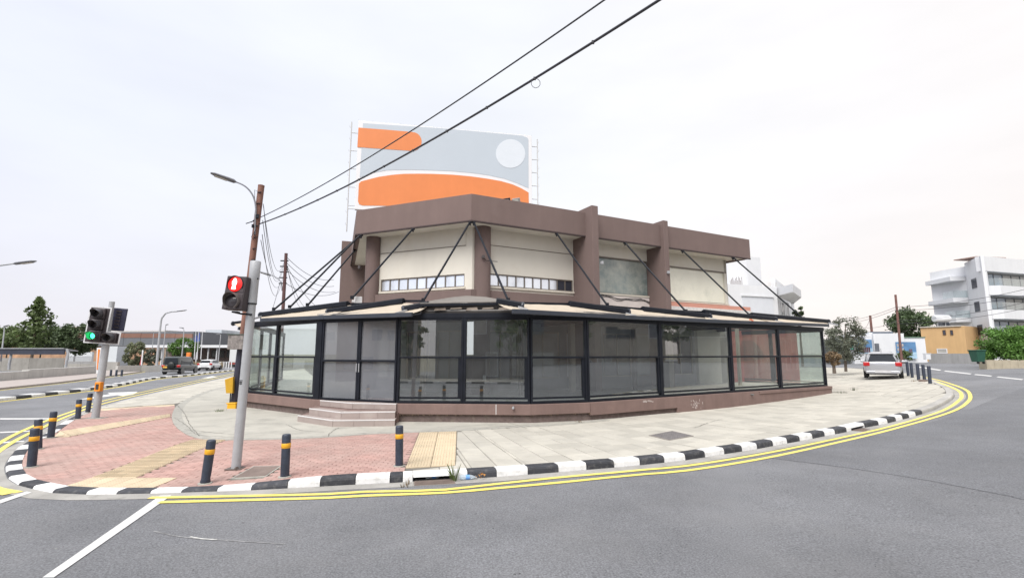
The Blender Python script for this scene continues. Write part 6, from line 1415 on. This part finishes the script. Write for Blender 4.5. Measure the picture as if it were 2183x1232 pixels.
for dx in (1999, 2016): m = MB(); p = D(dx, 696, Y_); m.tube([p, D(dx, 681, Y_)], .04, 5); part('tank_stand', m, GALV, t)
w = W_(1972, 2085, 55, 47); t = thing('garden_wall', 'long low grey wall in front of the ochre house', 'wall', (w.A.x, w.A.y, zg)); n = 9
for k in range(n): a, b = 1972 + 113 * k / n, 1972 + 113 * (k + 1) / n; blkz(w, a + .2, b - .2, 753.5 - 0 * k, None, .3, CW2, t, 'wall_section')
t2 = thing('white_cabinet', 'small white utility cabinet at the left end of the grey garden wall', 'cabinet', D(1976, 765, 52)[:]); m = MB(); m.box(D(1976, 759.5, 52), (.5, .4, .65)); part('housing', m, WHT, t2, bevel=.02); m = MB(); m.box(D(1976, 753.5, 52), (.56, .46, .06)); part('lid', m, WHT2, t2)
# apartment block
wF = Wall(V2(D(2097, 600, 59)), V2(D(2240, 600, 63))); ws = Wall(V2(D(2063, 620, 64.0)), wF.A); ZA0 = 1.0; t = thing('apartment_block', 'modern white apartment block with glass balconies at the right edge', 'building', (wF.A.x, wF.A.y, ZA0))
fz_ = [wF.z(2097, 546), wF.z(2097, 577), wF.z(2097, 628), wF.z(2097, 679), wF.z(2097, 729), ZA0]
back = [tuple(wF.A), tuple(wF.B), tuple(wF.B - wF.n * 14), tuple(ws.A - ws.n * 0 + (wF.n * -5)), tuple(ws.A)]
core = [tuple(wF.P(.95, 0, -.7).xy), tuple(wF.B - wF.n * .7), tuple(wF.B - wF.n * 14), tuple(ws.A + wF.n * -5 + wF.u * 1.2), tuple(ws.P(.1, 0, -.3).xy), tuple(ws.P(ws.L - 1.0, 0, -.3).xy)]
m = MB(); m.prism(core, ZA0 - .3, fz_[0] - .4); part('core', m, WHT, t)
def side_wall():
    holes = []
    for i in range(1, 5): zt2 = fz_[i] - .2 if i > 1 else fz_[1] - .4; holes.append(zt2)
    m = MB(); hl = ws.L * .52, ws.L * .72; lv = [(hl[0], hl[1], fz_[i + 1] + .9, fz_[i] - .75) for i in range(0, 0)]
    ws.box(m, 0, ws.L, ZA0 - .2, fz_[0], -.3, 0); part('side_wall', m, WHT, t)
    for i in range(1, 5):
        za = fz_[i]; zc = za - .9 if i > 1 else za - .9; s0, s1 = ws.L * .30, ws.L * .62
        f = MB(); ws.box(f, s0, s1, zc - 1.0, zc + .35, .0, .02); fr = part('small_window', f, M('white_reveal', (.45, .46, .48), .8), t); q = MB(); ws.box(q, s0 + .12, s1 - .02, zc - .94, zc + .29, .05, .06); part('pane', q, NAVYG, fr)
side_wall()
for i in range(4):                              # white bands and recessed glazing on the street front
    z1, z0 = (fz_[0], fz_[1]) if i == 0 else (fz_[i] + .0, fz_[i] - 0)
    if i == 0: m = MB(); wF.box(m, .30, wF.L, fz_[1], fz_[0] - .002, -.75, -.003); part('top_band', m, WHT, t)
    zlo = fz_[i + 1]; m = MB(); zb1_ = (wF.z(2110, 609), wF.z(2110, 660), wF.z(2110, 711), wF.z(2110, 760))[i]
    m.prism([tuple(wF.P(.9, 0, 0).xy), tuple(wF.P(1.9, 0, .6).xy), tuple(wF.P(wF.L, 0, .6).xy), tuple(wF.P(wF.L, 0, -.7).xy), tuple(wF.P(.9, 0, -.7).xy)], (fz_[i + 2] if i < 3 else zb1_ - .9) if i < 4 else 0, zb1_); part('balcony_band', m, WHT, t)
    m = MB(); m.prism([tuple(wF.P(.002, 0, -.002).xy), tuple(wF.P(.9, 0, -.002).xy), tuple(wF.P(.9, 0, -.7).xy), tuple(ws.P(ws.L - .75, 0, -.29).xy), tuple(ws.P(ws.L - .1, 0, -.29).xy)], (fz_[i + 2] if i < 3 else ZA0) + .002, fz_[i + 1] - .002); part('corner_pier', m, WHT, t)
    za, zb2_ = fz_[i + 1] - .15, zb1_
    s = wF.s(2113, 600)
    for j in range(5):
        f = MB(); s0, s1 = s + j * 1.75, s + (j + 1) * 1.75; 
        wF.box(f, s0, s0 + .08, zb2_, za, -.68, -.60); wF.box(f, s1 - .06, s1, zb2_, za, -.68, -.60); wF.box(f, s0, s1, za - .12, za, -.68, -.59); fr = part('sliding_door', f, M('anthracite', (.045, .055, .07), .4), t); q = MB(); wF.box(q, s0 + .08, s1 - .06, zb2_, za - .12, -.67, -.64); part('pane', q, M('blue_window', (.16, .21, .27), .12, .3, .8, spec=.8) if j < 2 else M('grey_curtain', (.25, .25, .24), .3, .1, 1), fr)
    m = MB(); P = [wF.P(.95, 0, 0), wF.P(1.9, 0, .56), wF.P(wF.L, 0, .56)]
    for a, b in zip(P[:-1], P[1:]): ww = Wall(a, b); ww.box(m, 0, ww.L, zb1_, zb1_ + .95, -.02, 0)
    part('glass_rail', m, glass_mat('rail_glass', (.9, .94, .94), .08, .06, (.6, .62, .62)) if 'rail_glass' not in MATS else MATS['rail_glass'], t)
wR = Wall(V2(D(2020, 650, 70)), V2(D(2074, 650, 67.5))); m = MB(); wR.box(m, 0, wR.L + 1.5, ZA0 - .2, wR.z(2040, 596), -6, 0); part('rear_wing', m, WHT, t)
for i, (y0, y1, xl, gl_) in enumerate(((591, 600, 2003, 0), (636, 646, 2010, 1), (678, 687, 2016, 1), (718.5, 727, 2024, 1))):
    a = D(xl, y0, 66.5); z1, z0 = D(xl + 22, y0, 65.2).z, D(xl + 22, y1, 65.2).z; b = D(xl + 22, y0, 64.6); e_ = ws.A - ws.u * 0
    P = [(a.x, 66.5), (b.x, 64.6), (e_.x + .15, e_.y + .15), (e_.x + 2, e_.y + 4), (a.x + .5, 69.5)]
    m = MB(); m.prism(P, z0, z1); part('side_balcony', m, WHT, t)
    if gl_:
        m = MB()
        for c0, c1 in zip([Vector(P[0]), Vector(P[1])], [Vector(P[1]), Vector(P[2])]): ww = Wall(c0, c1); ww.box(m, .05, ww.L - .05, z1, z1 + .95, -.03, -.01)
        part('glass_rail', m, MATS['rail_glass'], t)
        wins(wR, [(xl + 18, xl + 23), (xl + 30, xl + 36)], y0 - 30, y0 - 12, MATS['anthracite'], NAVYG, t, 'small_window', .02); wins(wR, [(xl + 40, xl + 46)], y0 - 32, y0 - 1, MATS['anthracite'], NAVYG, t, 'balcony_door', .03)
m = MB(); wR.box(m, wR.s(2052, 735), wR.L + 1.6, ZA0 - .1, wR.z(2060, 729), 0, .05); part('carport_shade', m, M('carport_brown', (.10, .075, .06), .9, .1), t)
m = MB(); m.slab([wF.P(2, fz_[0] + .25, -1.5), wF.P(8, fz_[0] + .45, -1.5), wF.P(8, fz_[0] + .45, -4), wF.P(2, fz_[0] + .25, -4)], (0, 0, 1), .12); part('roof_canopy', m, M('roof_brown', (.3, .2, .17), .8), t)
low = thing('stone_planter_wall', 'low beige stone wall under the big green hedge', 'wall', (D(2100, 775, 36).x, 36, zg)); w = W_(2093, 2260, 35.5)
for k in range(10): a, b = 2093 + 16.7 * k, 2093 + 16.7 * (k + 1); blkz(w, a + .2, b - .2, 767.5, None, .6, M('beige_stone', (.42, .37, .28), .9, .15, 2, .8, 10), low, 'wall_section')
Yb = 35.2; t = thing('wheelie_bin', 'dark green wheeled rubbish bin beside the hedge', 'bin', D(2087, 772, Yb)[:]); GB = M('bin_green', (.02, .085, .055), .5, .1, 4); c = D(2084, 761, Yb); zt_, zb_ = D(2086, 748, Yb).z, D(2086, 771, Yb).z
m = MB(); vs = []
for z, kx, ky in ((zb_, .25, .25), (zt_, .32, .34)): vs += [(c.x + sx * kx, Yb + sy * ky, z) for sx, sy in ((-1, -1), (1, -1), (1, 1), (-1, 1))]
m.add(vs, [(3, 2, 1, 0), (4, 5, 6, 7)] + [(i, (i + 1) % 4, 4 + (i + 1) % 4, 4 + i) for i in range(4)]); part('body', m, GB, t, bevel=.02); m = MB(); m.box((c.x, Yb, zt_ + .04), (.72, .76, .08)); part('lid', m, GB, t, bevel=.03)
for s in (-.2, .2): m = MB(); m.lathe([(.09, -.03), (.09, .03)], 12, (c.x + s, Yb - .2, zb_ - .06), (1, 0, 0)); part('wheel', m, TYRE, t)
# poles and wires on the right
p = D(1922, 768, 54); p.z = 1.1; tpole, qp = wood_pole(p, (1909, 629), 'timber pole in front of the dark tree on the right', .13, .11, mat=M('brown_timber', (.17, .085, .07), .85, .2, 3)); p = D(1860, 722, 75); p.z = 1.2; t4, q4 = wood_pole(p, (1855, 673), 'more distant timber pole above the white shop roof', .2, .16, mat=MATS['brown_timber']); p = D(1827, 715, 90); p.z = 1.2; t5, q5 = wood_pole(p, (1824, 684), 'farthest thin pole beside the grey green tree', .16, .12, mat=MATS['dark_timber'])
WL = ['upper one left of the timber pole,', 'lower one left of the timber pole,', 'highest crossing the apartment block,', 'second crossing the apartment block,', 'lowest crossing the apartment block,', 'level one above the white shop,', 'short steep guy from the distant pole,', 'third crossing the apartment block,']
for (a, b) in (((1780, 684, 90), (1909, 655, 54)), ((1780, 690, 90), (1909, 660, 54)), ((1909, 655, 54), (2260, 598, 44)), ((1909, 662, 54), (2260, 612, 44)), ((1909, 690, 54), (2260, 640, 44)), ((1830, 696, 90), (1912, 684, 54)), ((1855, 676, 75), (1840, 700, 80)), ((1912, 684, 54), (2260, 625, 44))):
    wire(sag(D(*a), D(*b), .5), .022, WL.pop(0) + ' thin wire on the right', 'wires on the right')
m = thing('small_rusty_plate', 'small rusty metal plate among the thin bollards', 'plate', atg(1968, 813, 0, True)); q = MB(); q.box(atg(1968, 813, 0, True) + Vector((0, 0, .05)), (.42, .3, .10), R(35)); part('plate', q, RUSTY, m); q = MB(); q.box(atg(1972, 809, 0, True) + Vector((0, 0, .08)), (.3, .04, .2), R(35)); part('flange', q, RUSTY, m)
# ------------------------------------------------------------------ the other side of the street, behind the photographer; unseen houses and trees added to darken glass reflections
def unseen_house(x0, x1, y, h, mat, label, rows, rz=0):
    t = thing('unseen_house', label, 'building', ((x0 + x1) / 2, y, 0), 'unseen houses added for the glass reflections'); A, B = Vector((x1, y)), Vector((x0, y))
    if rz: c = Vector(((x0 + x1) / 2, y)); rot = Matrix.Rotation(R(rz), 2); A, B = c + rot @ (A - c), c + rot @ (B - c)
    w = Wall(A, B); holes = []; n = max(2, int(w.L / 2.6))
    m = MB(); w.box(m, 0, w.L, -.2, h, -8, 0); part('wall', m, mat, t)
    for r_ in range(rows):
        for i in range(n):
            s = w.L * (i + .5 + random.uniform(-.25, .25)) / n; z0 = (.1 if r_ == 0 else .9) + r_ * 3.0; hw, hh = random.uniform(.4, 1.25), random.uniform(1.0, 2.3)
            if random.random() < .35: continue
            f = MB(); w.box(f, s - hw, s + hw, z0, z0 + hh, 0, .05); fr = part('window', f, WHT if random.random() < .4 else BRONZE, t); m = MB(); w.box(m, s - hw + .07, s + hw - .07, z0 + .07, z0 + hh - .07, .05, .06); part('pane', m, random.choice((NAVYG, IP, GREYC, SHOPG)), fr)
    m = MB(); w.box(m, -.1, w.L + .1, h, h + .2, -8, .25); part('roof_edge', m, M('roof_trim', (.3, .28, .26), .8), t)
unseen_house(-26, -13, -11, 6.6, BEI, 'beige two storey house with dark windows, out of view, added to darken the glass', 2, -12)
unseen_house(-11, -1, -13, 7.0, M('grey_house', (.30, .29, .28), .85, .2, .5), 'grey house with dark windows, out of view, added to darken the glass', 2)
unseen_house(1, 12, -12, 6.2, WHT2, 'white house with dark windows, out of view, added to darken the glass', 2, 4)
unseen_house(15, 30, -8, 6.8, M('brown_house', (.24, .19, .16), .85, .1, 1), 'brown house with dark windows, out of view, added to darken the glass', 2, 22)
unseen_house(34, 50, 4, 7.5, M('tan_house', (.36, .32, .27), .85, .1, 1), 'tan house with dark windows, out of view, added to darken the right hand glass', 2, 65)
unseen_house(38, 52, 20, 7.5, M('dim_house', (.25, .24, .22), .85, .1, 1), 'dim plastered house, out of view, added to darken the rightmost glass', 2, 80)
unseen_house(-75, -52, 20, 5.5, WHT2, 'low white house, out of view, added for reflections in the left corner glass', 1, -85)
unseen_house(-60, -38, -8, 6.5, BEI, 'pale house, out of view, added for reflections in the left corner glass', 2, -50)
for k in range(7): m = MB(); m.box((-9 + k * 3.2, -3.2 + .12 * k, -.12), (1.6, .12, .004), R(4)); part('white_line', m, WPAINT, road)
for y_ in (-1.2, -4.6): m = MB(); m.box((1, y_, -.12), (26, .10, .004), R(-9)); part('white_line', m, WPAINT, road)
m = MB(); m.box((0, -8.2, -.06), (46, 4.2, .14)); tag(part('opposite_pavement', m, SLAB), kind='structure')
t = struct('opposite_kerb')
for k in range(44): m = MB(); m.box((-21.5 + k, -5.98, -.06), (.985, .24, .15)); part('kerb_stone', m, KW if k % 2 else KB_, t, rnd=random.random())

for i, (x, y, h) in enumerate(((-19, -9.5, 5.5), (-12, -9, 4.6), (-3.5, -9.6, 6), (5.5, -9.2, 5), (13, -9, 6), (24, -3, 5.2), (31, 6, 5.6), (36, 14, 5))):  # unseen trees, added to darken and break up the glazing reflections
    tree('unseen_tree', ['leftmost', 'second', 'third', 'fourth', 'fifth', 'sixth', 'seventh', 'rightmost'][i] + ' of the leafy unseen trees added to darken the enclosure glass', 'tree', (x, y, pz(x, y) if y > 0 else 0), h, 1.5, h * .42, LEAF['dark' if i % 2 else 'mid'], ncl=22, nl=45, ls=.2, group='unseen trees added to darken the glass')
